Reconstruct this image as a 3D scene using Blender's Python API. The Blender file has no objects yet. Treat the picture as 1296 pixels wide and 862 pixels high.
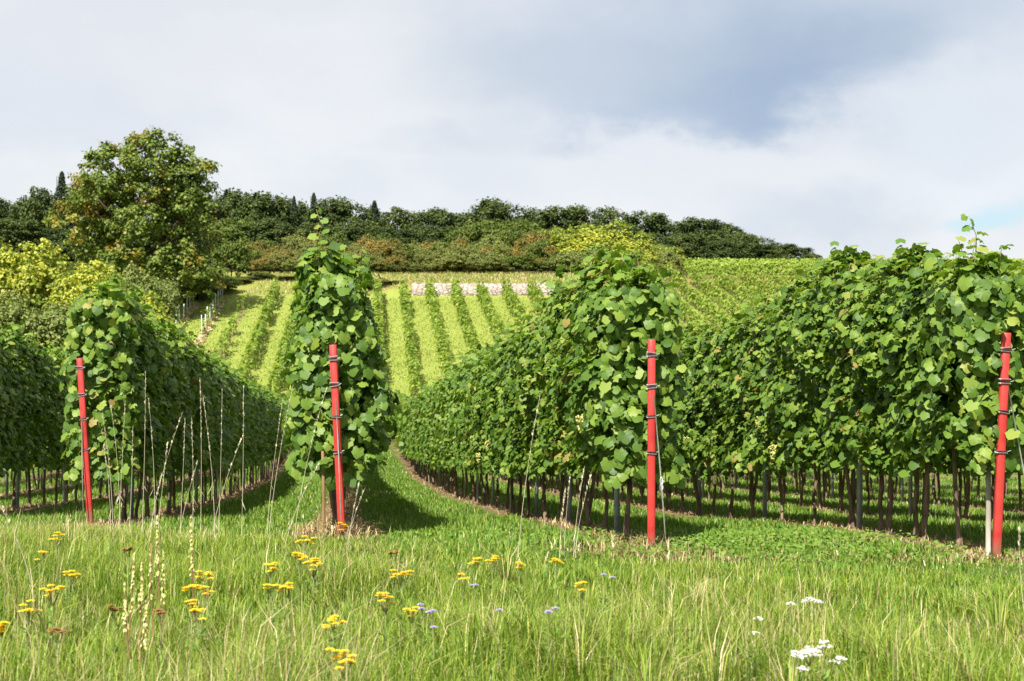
import bpy, math, random
import numpy as np
from mathutils import Vector, Matrix, Euler

S = bpy.context.scene
COL = S.collection
R = math.radians

# ------------------------------------------------------------------ camera
FPX, CXP, HY = 1800.0, 648.0, 440.0          # focal length in px of the 1296-wide photo, centre, horizon row
EYE = 1.5
cam_d = bpy.data.cameras.new('camera'); cam = bpy.data.objects.new('camera', cam_d); COL.objects.link(cam)
cam_d.sensor_width = 36.0; cam_d.lens = 36.0 * FPX / 1296.0
cam_d.clip_end = 5000; cam_d.clip_start = 0.1
cam.location = (0, 0, EYE); cam.rotation_euler = (R(90.0) + math.atan((HY - 431) / FPX), 0, 0)
cam_d.dof.use_dof = True; cam_d.dof.focus_distance = 12.5; cam_d.dof.aperture_fstop = 5.0
S.camera = cam

# ------------------------------------------------------------------ exposure
S.view_settings.view_transform = 'Standard'; S.view_settings.look = 'None'
S.view_settings.gamma = 1.0; S.view_settings.use_curve_mapping = False
EXPO = 1.28
S.view_settings.exposure = EXPO
S.render.film_transparent = False
S.cycles.max_bounces = 6; S.cycles.diffuse_bounces = 3; S.cycles.glossy_bounces = 2
S.cycles.transmission_bounces = 3; S.cycles.transparent_max_bounces = 4
S.cycles.sample_clamp_indirect = 6.0
S.cycles.use_denoising = True

def lin(r, g, b):
    f = lambda c: c / 12.92 if c <= 0.04045 else ((c + 0.055) / 1.055) ** 2.4
    return tuple(f(v / 255.0) for v in (r, g, b))

# ------------------------------------------------------------------ sun
SUN_EL = R(51); SUN_TO = Vector((0.37, 0.93)).normalized()      # the light travels right and away from the camera
ld = bpy.data.lights.new('sun', 'SUN'); ld.energy = 4.6; ld.angle = R(0.55); ld.color = (1.0, 0.945, 0.84)
sun = bpy.data.objects.new('sun', ld); COL.objects.link(sun)
tv = Vector((SUN_TO.x * math.cos(SUN_EL), SUN_TO.y * math.cos(SUN_EL), -math.sin(SUN_EL)))
sun.rotation_euler = tv.to_track_quat('-Z', 'Y').to_euler(); sun.location = (-30, -40, 60)

# ------------------------------------------------------------------ sky with clouds
W = bpy.data.worlds.new('World'); S.world = W; W.use_nodes = True
nt = W.node_tree; nt.nodes.clear(); N = nt.nodes.new; LK = nt.links.new
out = N('ShaderNodeOutputWorld'); bg = N('ShaderNodeBackground'); bg.inputs['Strength'].default_value = 0.1
LK(bg.outputs[0], out.inputs[0])
sky = N('ShaderNodeTexSky'); sky.sky_type = 'NISHITA'; sky.sun_disc = False
sky.sun_elevation = SUN_EL; sky.sun_rotation = math.atan2(-SUN_TO.x, -SUN_TO.y)
KW = 1.0 / (0.1 * 2 ** EXPO)
def wcol(r, g, b): return tuple(KW * c for c in lin(r, g, b)) + (1,)
tc = N('ShaderNodeTexCoord')
def wnoise(scale, detail, rough, stretch):
    mp = N('ShaderNodeMapping'); mp.inputs['Scale'].default_value = stretch
    n = N('ShaderNodeTexNoise'); n.inputs['Scale'].default_value = scale; n.inputs['Detail'].default_value = detail
    n.inputs['Roughness'].default_value = rough
    LK(tc.outputs['Generated'], mp.inputs[0]); LK(mp.outputs[0], n.inputs['Vector']); return n
n_big = wnoise(5.0, 5, 0.55, (1, 1, 2.0)); n_fine = wnoise(9.0, 6, 0.55, (1, 1, 1.6))
sub = N('ShaderNodeVectorMath'); sub.operation = 'SUBTRACT'; sub.inputs[1].default_value = (.5, .5, .5)
LK(n_fine.outputs['Color'], sub.inputs[0])
scl = N('ShaderNodeVectorMath'); scl.operation = 'SCALE'; scl.inputs['Scale'].default_value = 0.12
LK(sub.outputs[0], scl.inputs[0])
wdir = N('ShaderNodeVectorMath'); wdir.operation = 'ADD'
LK(tc.outputs['Generated'], wdir.inputs[0]); LK(scl.outputs[0], wdir.inputs[1])
def wmix(a, b, fac):
    m = N('ShaderNodeMix'); m.data_type = 'RGBA'
    for sock, v in ((m.inputs[6], a), (m.inputs[7], b), (m.inputs[0], fac)):
        if hasattr(v, 'is_linked'): LK(v, sock)
        else: sock.default_value = v
    return m.outputs[2]
def blob(px, py, rx, ry, amount, inner=0.0):
    d = Vector(((px - CXP) / FPX, 1, (HY - py) / FPX)).normalized(); a, b = rx / FPX, ry / FPX
    mp = N('ShaderNodeMapping'); mp.inputs['Scale'].default_value = (1 / a, 1 / a, 1 / b)
    mp.inputs['Location'].default_value = (-d.x / a, -d.y / a, -d.z / b)
    LK(wdir.outputs[0], mp.inputs[0])
    ln = N('ShaderNodeVectorMath'); ln.operation = 'LENGTH'; LK(mp.outputs[0], ln.inputs[0])
    mr = N('ShaderNodeMapRange'); mr.interpolation_type = 'SMOOTHSTEP'
    mr.inputs['From Min'].default_value = inner; mr.inputs['From Max'].default_value = 1.0
    mr.inputs['To Min'].default_value = amount; mr.inputs['To Max'].default_value = 0
    LK(ln.outputs['Value'], mr.inputs['Value']); return mr.outputs[0]
rmp = N('ShaderNodeMapRange'); rmp.interpolation_type = 'SMOOTHSTEP'
rmp.inputs['From Min'].default_value = .38; rmp.inputs['From Max'].default_value = .66
LK(n_big.outputs['Fac'], rmp.inputs['Value'])
c = wmix(wcol(226, 230, 237), wcol(241, 242, 244), rmp.outputs[0])
for (px, py, rx, ry, amt, inner, rgb) in (
        (330, 60, 420, 120, .75, .0, (236, 236, 239)), (150, 170, 260, 60, .5, 0, (220, 225, 234)),
        (560, 110, 220, 120, .9, .1, (239, 240, 242)), (560, 165, 140, 40, .5, 0, (205, 212, 226)),
        (1000, 20, 520, 190, .95, .2, (196, 207, 222)), (930, 90, 330, 112, 1.0, .15, (170, 186, 208)), (950, 128, 220, 52, .7, .1, (158, 178, 206)), (730, 75, 320, 120, .8, .1, (201, 210, 223)),
        (800, 165, 200, 45, .6, 0, (182, 196, 217)),
        (900, 225, 330, 62, .95, .2, (232, 234, 240)), (1240, 150, 190, 90, .9, .1, (226, 231, 239)),
        (1030, 290, 200, 60, .7, .1, (206, 214, 228)), (1240, 225, 150, 50, .8, .1, (236, 240, 246)), (1180, 305, 120, 40, .8, .1, (238, 240, 245))):
    c = wmix(c, wcol(*rgb), blob(px, py, rx, ry, amt, inner))
bright = N('ShaderNodeMix'); bright.data_type = 'RGBA'
c = wmix(c, wcol(206, 234, 246), blob(1262, 264, 90, 36, 1.0, .3))
c = wmix(sky.outputs[0], c, 0.94)
LK(c, bg.inputs['Color'])

# ------------------------------------------------------------------ terrain
VX = -0.1156                                  # rows run along (VX, 1)
ROW0, PITCH = -0.099, 2.467                   # row k (k = 2 is the lone end-on row): x = ROW0 + PITCH*(k-2) + VX*y
def row_x(k, y): return ROW0 + PITCH * (k - 2) + VX * y
FVX, FX127, FPITCH = (470 - CXP) / FPX, (478 - CXP) * 127 / FPX, 32.3 * 127 / FPX
def far_x(j, y): return FX127 + FPITCH * j + FVX * (y - 127)
_yy = np.arange(-400, 1600, 0.25)
def _prof(pts):
    p = np.interp(_yy, [a for a, b in pts], [b for a, b in pts])
    k = np.exp(-0.5 * (np.arange(-12, 13) * .25 / .45) ** 2); k /= k.sum()
    return np.convolve(np.pad(p, 12, mode='edge'), k, 'valid')
NEAR = [(-400, -1.0), (-50, -1.1), (0, -1.48), (5, -1.5), (10, -1.53), (12, -1.6), (15, -1.86), (18.9, -2.28), (22, -2.48), (29.5, -3.13),
        (45.8, -4.22), (65, -4.7), (78, -4.8), (86, -4.6)]
PA = _prof(NEAR + [(127.5, 4.55), (128.3, 5.78), (140, 7.15), (165, 9.3), (185, 10.8), (210, 13.5), (240, 17), (320, 20), (1600, 10)])
PB = _prof(NEAR + [(127, 4.45), (136, 6.45), (139, 6.75), (160, 8.6), (185, 10.2), (215, 10.6), (300, 4), (1600, -10)])
def gz(x, y):
    x = np.asarray(x, float); y = np.asarray(y, float)
    a = np.interp(y, _yy, PA); b = np.interp(y, _yy, PB)
    t = np.clip((x - 13.0) / 4.0, 0, 1) + np.clip((-10.0 - x) / 3.0, 0, 1) * np.clip((140 - y) / 8, 0, 1)
    t = np.clip(t, 0, 1); t = t * t * (3 - 2 * t)
    bump = 0.02 * np.sin(x * 1.7 + y * .9) * np.sin(y * 1.3 - x * .4)
    return EYE + a * (1 - t) + b * t + bump
def gzf(x, y): return float(gz(x, y))
def at(px, d):                                # world x of a photo column at depth d
    return (px - CXP) * d / FPX
def zpx(py, d): return EYE + (HY - py) * d / FPX

# ------------------------------------------------------------------ helpers
def tag(o, label=None, cat=None, group=None, kind=None):
    if label: o['label'] = label
    if cat: o['category'] = cat
    if group: o['group'] = group
    if kind: o['kind'] = kind
    return o
def empty(name, loc, rz=0.0):
    o = bpy.data.objects.new(name, None); COL.objects.link(o); o.location = loc; o.rotation_euler = (0, 0, rz)
    o.empty_display_size = .2; return o
def link(name, me, parent=None, loc=(0, 0, 0)):
    o = bpy.data.objects.new(name, me); COL.objects.link(o); o.location = loc
    if parent: o.parent = parent
    return o
class MB:
    """collects vertices and triangles; mesh() makes ONE mesh"""
    def __init__(s): s.V = []; s.F = []; s.M = []; s.n = 0
    def add(s, v, f, m=0):
        v = np.asarray(v, float).reshape(-1, 3); f = np.asarray(f, int).reshape(-1, 3)
        s.V.append(v); s.F.append(f + s.n); s.M.append(np.full(len(f), m, int)); s.n += len(v); return s
    def mesh(s, name, mats, smooth=False):
        V = np.concatenate(s.V); F = np.concatenate(s.F); M = np.concatenate(s.M)
        me = bpy.data.meshes.new(name)
        me.vertices.add(len(V)); me.vertices.foreach_set('co', V.astype(np.float32).ravel())
        me.loops.add(len(F) * 3); me.loops.foreach_set('vertex_index', F.astype(np.int32).ravel())
        me.polygons.add(len(F)); me.polygons.foreach_set('loop_start', np.arange(0, len(F) * 3, 3, dtype=np.int32))
        me.polygons.foreach_set('loop_total', np.full(len(F), 3, np.int32))
        for m in mats: me.materials.append(m)
        me.polygons.foreach_set('material_index', M.astype(np.int32))
        if smooth: me.polygons.foreach_set('use_smooth', np.ones(len(F), bool))
        me.update(); me.validate(); return me
def tube(mb, pts, rad, sides=6, m=0, caps=True):
    pts = [Vector([float(c) for c in p]) for p in pts]; n = len(pts); V = []
    if not hasattr(rad, '__len__'): rad = [rad] * n
    for i, p in enumerate(pts):
        d = (pts[min(i + 1, n - 1)] - pts[max(i - 1, 0)]).normalized()
        a = d.cross(Vector((0, 1, 0)) if abs(d.y) < .9 else Vector((1, 0, 0))).normalized(); b = d.cross(a)
        for k in range(sides):
            t = 2 * math.pi * k / sides; V.append(p + float(rad[i]) * (math.cos(t) * a + math.sin(t) * b))
    F = []
    for i in range(n - 1):
        for k in range(sides):
            a0, a1 = i * sides + k, i * sides + (k + 1) % sides; b0, b1 = a0 + sides, a1 + sides
            F += [(a0, a1, b1), (a0, b1, b0)]
    if caps:
        for base in (0, (n - 1) * sides):
            for k in range(1, sides - 1): F.append((base, base + k, base + k + 1))
    mb.add([tuple(v) for v in V], F, m)
def box(mb, lo, hi, m=0):
    x0, y0, z0 = lo; x1, y1, z1 = hi
    V = [(x0, y0, z0), (x1, y0, z0), (x1, y1, z0), (x0, y1, z0), (x0, y0, z1), (x1, y0, z1), (x1, y1, z1), (x0, y1, z1)]
    Q = [(0, 3, 2, 1), (4, 5, 6, 7), (0, 1, 5, 4), (1, 2, 6, 5), (2, 3, 7, 6), (3, 0, 4, 7)]
    mb.add(V, [t for q in Q for t in ((q[0], q[1], q[2]), (q[0], q[2], q[3]))], m)
def norm(a): return a / np.maximum(np.linalg.norm(a, axis=-1, keepdims=True), 1e-9)
def scatter(mb, tv, tf, P, nrm, tip, size, m=0, curl=None):
    """copies of a leaf template: x right, y towards its tip, z along its normal"""
    nrm = norm(nrm); tip = norm(tip - (tip * nrm).sum(-1, keepdims=True) * nrm); rt = np.cross(tip, nrm)
    T = np.repeat(tv[None], len(P), 0).copy()
    if curl is not None: T[:, :, 2] *= curl[:, None]
    T = T * np.asarray(size).reshape(-1, 1, 1)
    V = P[:, None] + T[..., 0:1] * rt[:, None] + T[..., 1:2] * tip[:, None] + T[..., 2:3] * nrm[:, None]
    F = tf[None] + (np.arange(len(P)) * len(tv))[:, None, None]
    mb.add(V.reshape(-1, 3), F.reshape(-1, 3), m)
class Noise2:
    def __init__(s, seed): s.g = np.random.default_rng(seed).random((64, 64))
    def __call__(s, x, y):
        xi = np.floor(x).astype(int); yi = np.floor(y).astype(int); fx = x - xi; fy = y - yi
        fx = fx * fx * (3 - 2 * fx); fy = fy * fy * (3 - 2 * fy); g = s.g; a = lambda i, j: g[(xi + i) % 64, (yi + j) % 64]
        return (a(0, 0) * (1 - fx) + a(1, 0) * fx) * (1 - fy) + (a(0, 1) * (1 - fx) + a(1, 1) * fx) * fy
ORD = 'first second third fourth fifth sixth seventh eighth ninth tenth eleventh twelfth thirteenth fourteenth fifteenth sixteenth seventeenth eighteenth nineteenth twentieth'.split()
def ordinal(i):
    if i < 20: return ORD[i]
    t = ['twent', 'thirt', 'fort', 'fift', 'sixt'][(i + 1) // 10 - 2]; r = (i + 1) % 10
    return t + 'ieth' if r == 0 else t + 'y-' + ORD[r - 1]

# ------------------------------------------------------------------ materials
def mat(name, rough=.6, spec=.3):
    m = bpy.data.materials.new(name); m.use_nodes = True
    b = m.node_tree.nodes['Principled BSDF']; b.inputs['Roughness'].default_value = rough
    b.inputs['Specular IOR Level'].default_value = spec
    return m, m.node_tree, b
def ramp(t, fac, stops):
    r = t.nodes.new('ShaderNodeValToRGB'); e = r.color_ramp.elements
    while len(e) < len(stops): e.new(.5)
    for el, (p, c) in zip(e, stops): el.position = p; el.color = tuple(c) + (1,)
    t.links.new(fac, r.inputs[0]); return r.outputs[0]
def mixc(t, a, b, fac, mode='MIX'):
    m = t.nodes.new('ShaderNodeMix'); m.data_type = 'RGBA'; m.blend_type = mode
    for s, v in ((m.inputs[6], a), (m.inputs[7], b), (m.inputs[0], fac)):
        if hasattr(v, 'is_linked'): t.links.new(v, s)
        elif isinstance(v, (int, float)): s.default_value = v
        else: s.default_value = tuple(v) + (1,)
    return m.outputs[2]
def noise(t, scale, detail=3, vec=None, stretch=None, rough=.5):
    n = t.nodes.new('ShaderNodeTexNoise'); n.inputs['Scale'].default_value = scale; n.inputs['Detail'].default_value = detail
    n.inputs['Roughness'].default_value = rough
    if vec is not None:
        if stretch:
            mp = t.nodes.new('ShaderNodeMapping'); mp.inputs['Scale'].default_value = stretch
            t.links.new(vec, mp.inputs[0]); vec = mp.outputs[0]
        t.links.new(vec, n.inputs['Vector'])
    return n.outputs['Fac']
def mrange(t, v, a, b, c=0.0, d=1.0):
    m = t.nodes.new('ShaderNodeMapRange'); m.interpolation_type = 'SMOOTHSTEP'
    for k, x in (('From Min', a), ('From Max', b), ('To Min', c), ('To Max', d)): m.inputs[k].default_value = x
    t.links.new(v, m.inputs['Value']); return m.outputs[0]
def math_(t, op, a, b=None):
    m = t.nodes.new('ShaderNodeMath'); m.operation = op
    for i, v in enumerate((a, b)):
        if v is None: continue
        if hasattr(v, 'is_linked'): t.links.new(v, m.inputs[i])
        else: m.inputs[i].default_value = v
    return m.outputs[0]
def leaf_mat(name, stops, trans=.25, rough=.5, spec=.35, patch=None, obj_var=.0, tcol=(1.25, 1.35, .55)):
    """each leaf (mesh island) draws its own colour from STOPS; PATCH = (colour stops, scale, lo, hi): whole boughs already turned"""
    m, t, b = mat(name, rough, spec)
    geo = t.nodes.new('ShaderNodeNewGeometry'); rnd = geo.outputs['Random Per Island']
    if obj_var:
        oi = t.nodes.new('ShaderNodeObjectInfo')
        rnd = math_(t, 'ADD', rnd, math_(t, 'MULTIPLY', math_(t, 'SUBTRACT', oi.outputs['Random'], .5), obj_var))
    col = ramp(t, rnd, stops)
    if patch:
        tcx = t.nodes.new('ShaderNodeTexCoord')
        f = mrange(t, noise(t, patch[1], 3, tcx.outputs['Object']), patch[2], patch[3])
        col = mixc(t, col, ramp(t, rnd, patch[0]), f)
    t.links.new(col, b.inputs['Base Color'])
    tr = t.nodes.new('ShaderNodeBsdfTranslucent')
    t.links.new(mixc(t, col, tcol, 1.0, 'MULTIPLY'), tr.inputs['Color'])
    mx = t.nodes.new('ShaderNodeMixShader'); mx.inputs[0].default_value = trans
    t.links.new(b.outputs[0], mx.inputs[1]); t.links.new(tr.outputs[0], mx.inputs[2])
    t.links.new(mx.outputs[0], t.nodes['Material Output'].inputs['Surface'])
    return m
M = {}
M['vine_leaf'] = leaf_mat('vine_leaf', [(0, (.050, .108, .014)), (.3, (.092, .172, .022)), (.7, (.148, .238, .032)), (.93, (.21, .285, .042)), (.985, (.28, .28, .06)), (1, (.27, .21, .06))], .34, .5, .30, obj_var=.16)
M['young_leaf'] = leaf_mat('young_leaf', [(0, (.10, .19, .025)), (.6, (.17, .26, .035)), (1, (.25, .28, .06))], .35, .5, .3)
M['far_vine_leaf'] = leaf_mat('far_vine_leaf', [(0, (.12, .20, .025)), (.5, (.19, .28, .038)), (.85, (.27, .34, .055)), (1, (.36, .35, .09))], .34, .6, .2)
M['oak_leaf'] = leaf_mat('oak_leaf', [(0, (.055, .095, .013)), (.5, (.10, .155, .02)), (.85, (.16, .20, .03)), (1, (.21, .21, .03))], .22, .55, .3,
                         ([(0, (.19, .16, .02)), (.6, (.28, .20, .026)), (1, (.24, .22, .035))], .34, .55, .66))
M['forest_leaf'] = leaf_mat('forest_leaf', [(0, (.032, .052, .016)), (.6, (.056, .082, .022)), (1, (.095, .115, .030))], .15, .7, .1, obj_var=.4)
M['green_leaf'] = leaf_mat('green_leaf', [(0, (.05, .085, .014)), (.6, (.09, .13, .02)), (1, (.15, .18, .03))], .2, .6, .2, obj_var=.2)
M['needle'] = leaf_mat('needle', [(0, (.010, .020, .010)), (1, (.024, .038, .016))], .08, .6, .2)
M['yellow_leaf'] = leaf_mat('yellow_leaf', [(0, (.15, .22, .024)), (.45, (.29, .33, .036)), (1, (.48, .44, .055))], .25, .55, .3,
                            ([(0, (.09, .16, .022)), (1, (.18, .25, .034))], .6, .44, .58))
M['olive_leaf'] = leaf_mat('olive_leaf', [(0, (.085, .125, .026)), (.6, (.155, .195, .044)), (1, (.23, .25, .07))], .2, .6, .25)
M['autumn_leaf'] = leaf_mat('autumn_leaf', [(0, (.15, .115, .026)), (.5, (.24, .165, .036)), (1, (.33, .21, .045))], .18, .6, .2,
                            ([(0, (.06, .085, .018)), (1, (.12, .145, .03))], .55, .40, .54), obj_var=.25)
M['scrub_leaf'] = leaf_mat('scrub_leaf', [(0, (.075, .10, .022)), (.5, (.135, .16, .036)), (1, (.20, .21, .05))], .18, .6, .2,
                           ([(0, (.12, .075, .02)), (1, (.17, .11, .03))], .5, .56, .68), obj_var=.3)
M['grass'] = leaf_mat('grass', [(0, (.085, .165, .014)), (.5, (.165, .255, .024)), (.85, (.27, .335, .042)), (1, (.42, .41, .12))], .32, .5, .25)
M['straw'] = leaf_mat('straw', [(0, (.30, .23, .11)), (.6, (.46, .38, .20)), (1, (.58, .51, .31))], .2, .6, .2, tcol=(1, .95, .8))
M['rust_weed'] = leaf_mat('rust_weed', [(0, (.12, .07, .035)), (.6, (.22, .14, .065)), (1, (.33, .25, .12))], .15, .7, .15, tcol=(1, .9, .7))
M['mown'] = leaf_mat('mown', [(0, (.075, .16, .018)), (.5, (.13, .235, .027)), (.9, (.20, .29, .042)), (1, (.32, .34, .09))], .32, .5, .25)
M['clover'] = leaf_mat('clover', [(0, (.08, .16, .02)), (.6, (.13, .225, .03)), (1, (.19, .27, .05))], .3, .55, .2)
def plain(name, c1, c2, scale=8, rough=.7, spec=.25, stretch=None, metal=0.0, bump=0.0):
    m, t, b = mat(name, rough, spec); tcx = t.nodes.new('ShaderNodeTexCoord')
    f = noise(t, scale, 4, tcx.outputs['Object'], stretch)
    t.links.new(ramp(t, f, [(.3, c1), (.7, c2)]), b.inputs['Base Color']); b.inputs['Metallic'].default_value = metal
    if bump:
        bp = t.nodes.new('ShaderNodeBump'); bp.inputs['Strength'].default_value = bump; bp.inputs['Distance'].default_value = .02
        t.links.new(f, bp.inputs['Height']); t.links.new(bp.outputs[0], b.inputs['Normal'])
    return m
M['vine_bark'] = plain('vine_bark', (.055, .040, .030), (.24, .17, .12), 22, .85, .15, (1, 1, .25), 0, .6)
M['tree_bark'] = plain('tree_bark', (.04, .032, .025), (.11, .09, .07), 6, .9, .1)
M['cane'] = plain('cane', (.16, .17, .05), (.22, .13, .06), 12, .6)
M['steel'] = plain('steel', (.22, .28, .34), (.38, .44, .50), 10, .45, .5, None, .35)
M['wire'] = plain('wire', (.45, .45, .46), (.66, .66, .66), 30, .35, .5, None, .6)
M['dark_wire'] = plain('dark_wire', (.05, .045, .05), (.14, .12, .13), 30, .5, .4, None, .5)
M['timber'] = plain('timber', (.20, .17, .14), (.42, .38, .33), 14, .8, .2, (1, 1, .15))
M['white_stake'] = plain('white_stake', (.50, .54, .58), (.66, .68, .70), 6, .5)
M['grape'] = plain('grape', (.22, .26, .06), (.38, .36, .10), 18, .35, .5)
M['stem'] = plain('stem', (.10, .15, .04), (.17, .19, .06), 20, .6)
M['red_stem'] = plain('red_stem', (.16, .06, .04), (.22, .13, .06), 20, .6)
M['yellow_petal'] = leaf_mat('yellow_petal', [(0, (.66, .44, .015)), (1, (.84, .66, .05))], .2, .6, .2, tcol=(1, 1, 1))
M['cream_petal'] = leaf_mat('cream_petal', [(0, (.50, .48, .16)), (1, (.66, .60, .30))], .2, .6, .2, tcol=(1, 1, 1))
M['pale_straw'] = leaf_mat('pale_straw', [(0, (.42, .37, .24)), (1, (.66, .62, .47))], .2, .6, .2, tcol=(1, .97, .85))
M['white_petal'] = leaf_mat('white_petal', [(0, (.66, .62, .60)), (1, (.82, .80, .80))], .2, .6, .2, tcol=(1, 1, 1))
M['violet_petal'] = leaf_mat('violet_petal', [(0, (.33, .28, .50)), (1, (.50, .44, .66))], .2, .6, .2, tcol=(1, 1, 1))
M['brown_petal'] = leaf_mat('brown_petal', [(0, (.17, .09, .03)), (1, (.34, .20, .06))], .1, .7, .1, tcol=(1, 1, 1))
# red paint, chipped and weathered
m, t, b = mat('red_paint', .42, .45); tcx = t.nodes.new('ShaderNodeTexCoord')
f1 = noise(t, 7, 4, tcx.outputs['Object']); f2 = noise(t, 46, 5, tcx.outputs['Object'], (1, 1, .4), .7)
cc = ramp(t, f1, [(.3, (.34, .022, .022)), (.7, (.46, .046, .038))])
cc = mixc(t, cc, (.20, .085, .05), mrange(t, f2, .66, .72)); so = t.nodes.new('ShaderNodeSeparateXYZ'); t.links.new(tcx.outputs['Object'], so.inputs[0])
fd = mrange(t, math_(t, 'ADD', so.outputs['Z'], math_(t, 'MULTIPLY', f2, -.22)), -.02, .10, .75, 0)
cc = mixc(t, cc, (.17, .10, .06), fd); cc = mixc(t, cc, (.52, .16, .13), mrange(t, noise(t, 18, 5, tcx.outputs['Object'], (1, 1, .15), .7), .56, .72, 0, .55))
t.links.new(cc, b.inputs['Base Color'])
M['red_paint'] = m
# dry-stone wall
m, t, b = mat('pale_stone', .85, .15); tcx = t.nodes.new('ShaderNodeTexCoord')
mp = t.nodes.new('ShaderNodeMapping'); mp.inputs['Scale'].default_value = (1.8, 1.8, 5.2); t.links.new(tcx.outputs['Object'], mp.inputs[0])
vo = t.nodes.new('ShaderNodeTexVoronoi'); vo.feature = 'DISTANCE_TO_EDGE'; vo.inputs['Scale'].default_value = 1.25; t.links.new(mp.outputs[0], vo.inputs['Vector'])
vc = t.nodes.new('ShaderNodeTexVoronoi'); vc.inputs['Scale'].default_value = 1.25; t.links.new(mp.outputs[0], vc.inputs['Vector'])
cs = t.nodes.new('ShaderNodeSeparateColor'); t.links.new(vc.outputs['Color'], cs.inputs[0])
cc = ramp(t, cs.outputs[0], [(0, (.28, .23, .19)), (.5, (.42, .36, .31)), (1, (.52, .47, .42))])
cc = mixc(t, (.15, .11, .09), cc, mrange(t, vo.outputs['Distance'], .02, .10)); t.links.new(cc, b.inputs['Base Color'])
bp = t.nodes.new('ShaderNodeBump'); bp.inputs['Strength'].default_value = .8; bp.inputs['Distance'].default_value = .06
t.links.new(mrange(t, vo.outputs['Distance'], 0, .14), bp.inputs['Height']); t.links.new(bp.outputs[0], b.inputs['Normal'])
M['pale_stone'] = m
# ground
m, t, b = mat('ground', .9, .1)
geo = t.nodes.new('ShaderNodeNewGeometry'); pos = geo.outputs['Position']
sx = t.nodes.new('ShaderNodeSeparateXYZ'); t.links.new(pos, sx.inputs[0]); X, Y = sx.outputs['X'], sx.outputs['Y']
n1 = noise(t, .7, 4, pos); n2 = noise(t, 6, 5, pos, None, .65); n3 = noise(t, 30, 4, pos, None, .7)
turf = ramp(t, n2, [(.3, (.050, .088, .018)), (.55, (.085, .135, .026)), (.75, (.13, .16, .04))])
lawn = ramp(t, noise(t, 1.3, 5, pos, (1, .4, 1), .65), [(.3, (.185, .228, .046)), (.6, (.225, .27, .060)), (.8, (.27, .30, .08))])
lawn = mixc(t, lawn, mixc(t, (.10, .16, .02), (.32, .33, .07), n3), .30)
grn = mixc(t, turf, lawn, mrange(t, Y, 70, 90))
def strip(x0, pitch, vx, yref, half, soft):
    u = math_(t, 'SUBTRACT', math_(t, 'SUBTRACT', X, x0), math_(t, 'MULTIPLY', math_(t, 'SUBTRACT', Y, yref), vx))
    u = math_(t, 'ADD', math_(t, 'DIVIDE', u, pitch), 100.5)
    d = math_(t, 'ABSOLUTE', math_(t, 'SUBTRACT', math_(t, 'FRACT', u), .5)); d = math_(t, 'MULTIPLY', d, pitch)
    d = math_(t, 'ADD', d, math_(t, 'MULTIPLY', math_(t, 'SUBTRACT', n2, .5), .35))
    return mrange(t, d, half - soft, half + soft, 1, 0)
soil = mixc(t, ramp(t, n2, [(.3, (.10, .058, .034)), (.7, (.22, .14, .08))]), ramp(t, n3, [(.35, (.12, .07, .04)), (.7, (.34, .25, .13))]), .55)
near_s = math_(t, 'MULTIPLY', strip(ROW0 - 2 * PITCH, PITCH, VX, 0, .26, .10), math_(t, 'MULTIPLY', mrange(t, Y, 10.0, 11.0), mrange(t, Y, 79, 82, 1, 0)))
far_s = math_(t, 'MULTIPLY', strip(FX127, FPITCH, FVX, 127, .14, .08), math_(t, 'MULTIPLY', mrange(t, Y, 88, 90), mrange(t, Y, 126, 128, 1, 0)))
col = mixc(t, grn, soil, near_s); col = mixc(t, col, (.26, .22, .10), math_(t, 'MULTIPLY', far_s, .8))
dry = mixc(t, ramp(t, noise(t, 2.2, 5, pos, (1, .5, 1), .7), [(.3, (.13, .12, .035)), (.6, (.24, .20, .065)), (.8, (.30, .25, .10))]), (.14, .16, .03), mrange(t, n1, .5, .65))
col = mixc(t, col, dry, math_(t, 'MULTIPLY', mrange(t, Y, 127.4, 129), mrange(t, X, -16, -9, .45, 1))); wood = (.030, .032, .012)
col = mixc(t, col, wood, mrange(t, Y, 148, 152))
t.links.new(col, b.inputs['Base Color'])
bp = t.nodes.new('ShaderNodeBump'); bp.inputs['Strength'].default_value = .7; bp.inputs['Distance'].default_value = .06
t.links.new(n3, bp.inputs['Height']); t.links.new(bp.outputs[0], b.inputs['Normal'])
M['ground'] = m

# ------------------------------------------------------------------ ground sheet
def grid(xs, ys):
    xx, yy = np.meshgrid(xs, ys); zz = gz(xx, yy); nx = len(xs)
    V = np.stack([xx, yy, zz], -1).reshape(-1, 3)
    i = (np.arange(len(ys) - 1)[:, None] * nx + np.arange(nx - 1)[None]).ravel()
    return V, np.concatenate([np.stack([i, i + 1, i + nx + 1], 1), np.stack([i, i + nx + 1, i + nx], 1)])
xs = np.concatenate([np.linspace(-900, -80, 30), np.arange(-78, 80, 1.0), np.linspace(82, 900, 30)])
ys = np.concatenate([np.linspace(-300, -12, 18), np.arange(-10, 60, .5), np.arange(60, 230, 1.0), np.linspace(235, 1500, 45)])
mb = MB(); mb.add(*grid(xs, ys))
tag(link('ground', mb.mesh('ground', [M['ground']], True)), 'gently falling grassy slope and the hillside opposite', None, None, 'structure')

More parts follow.
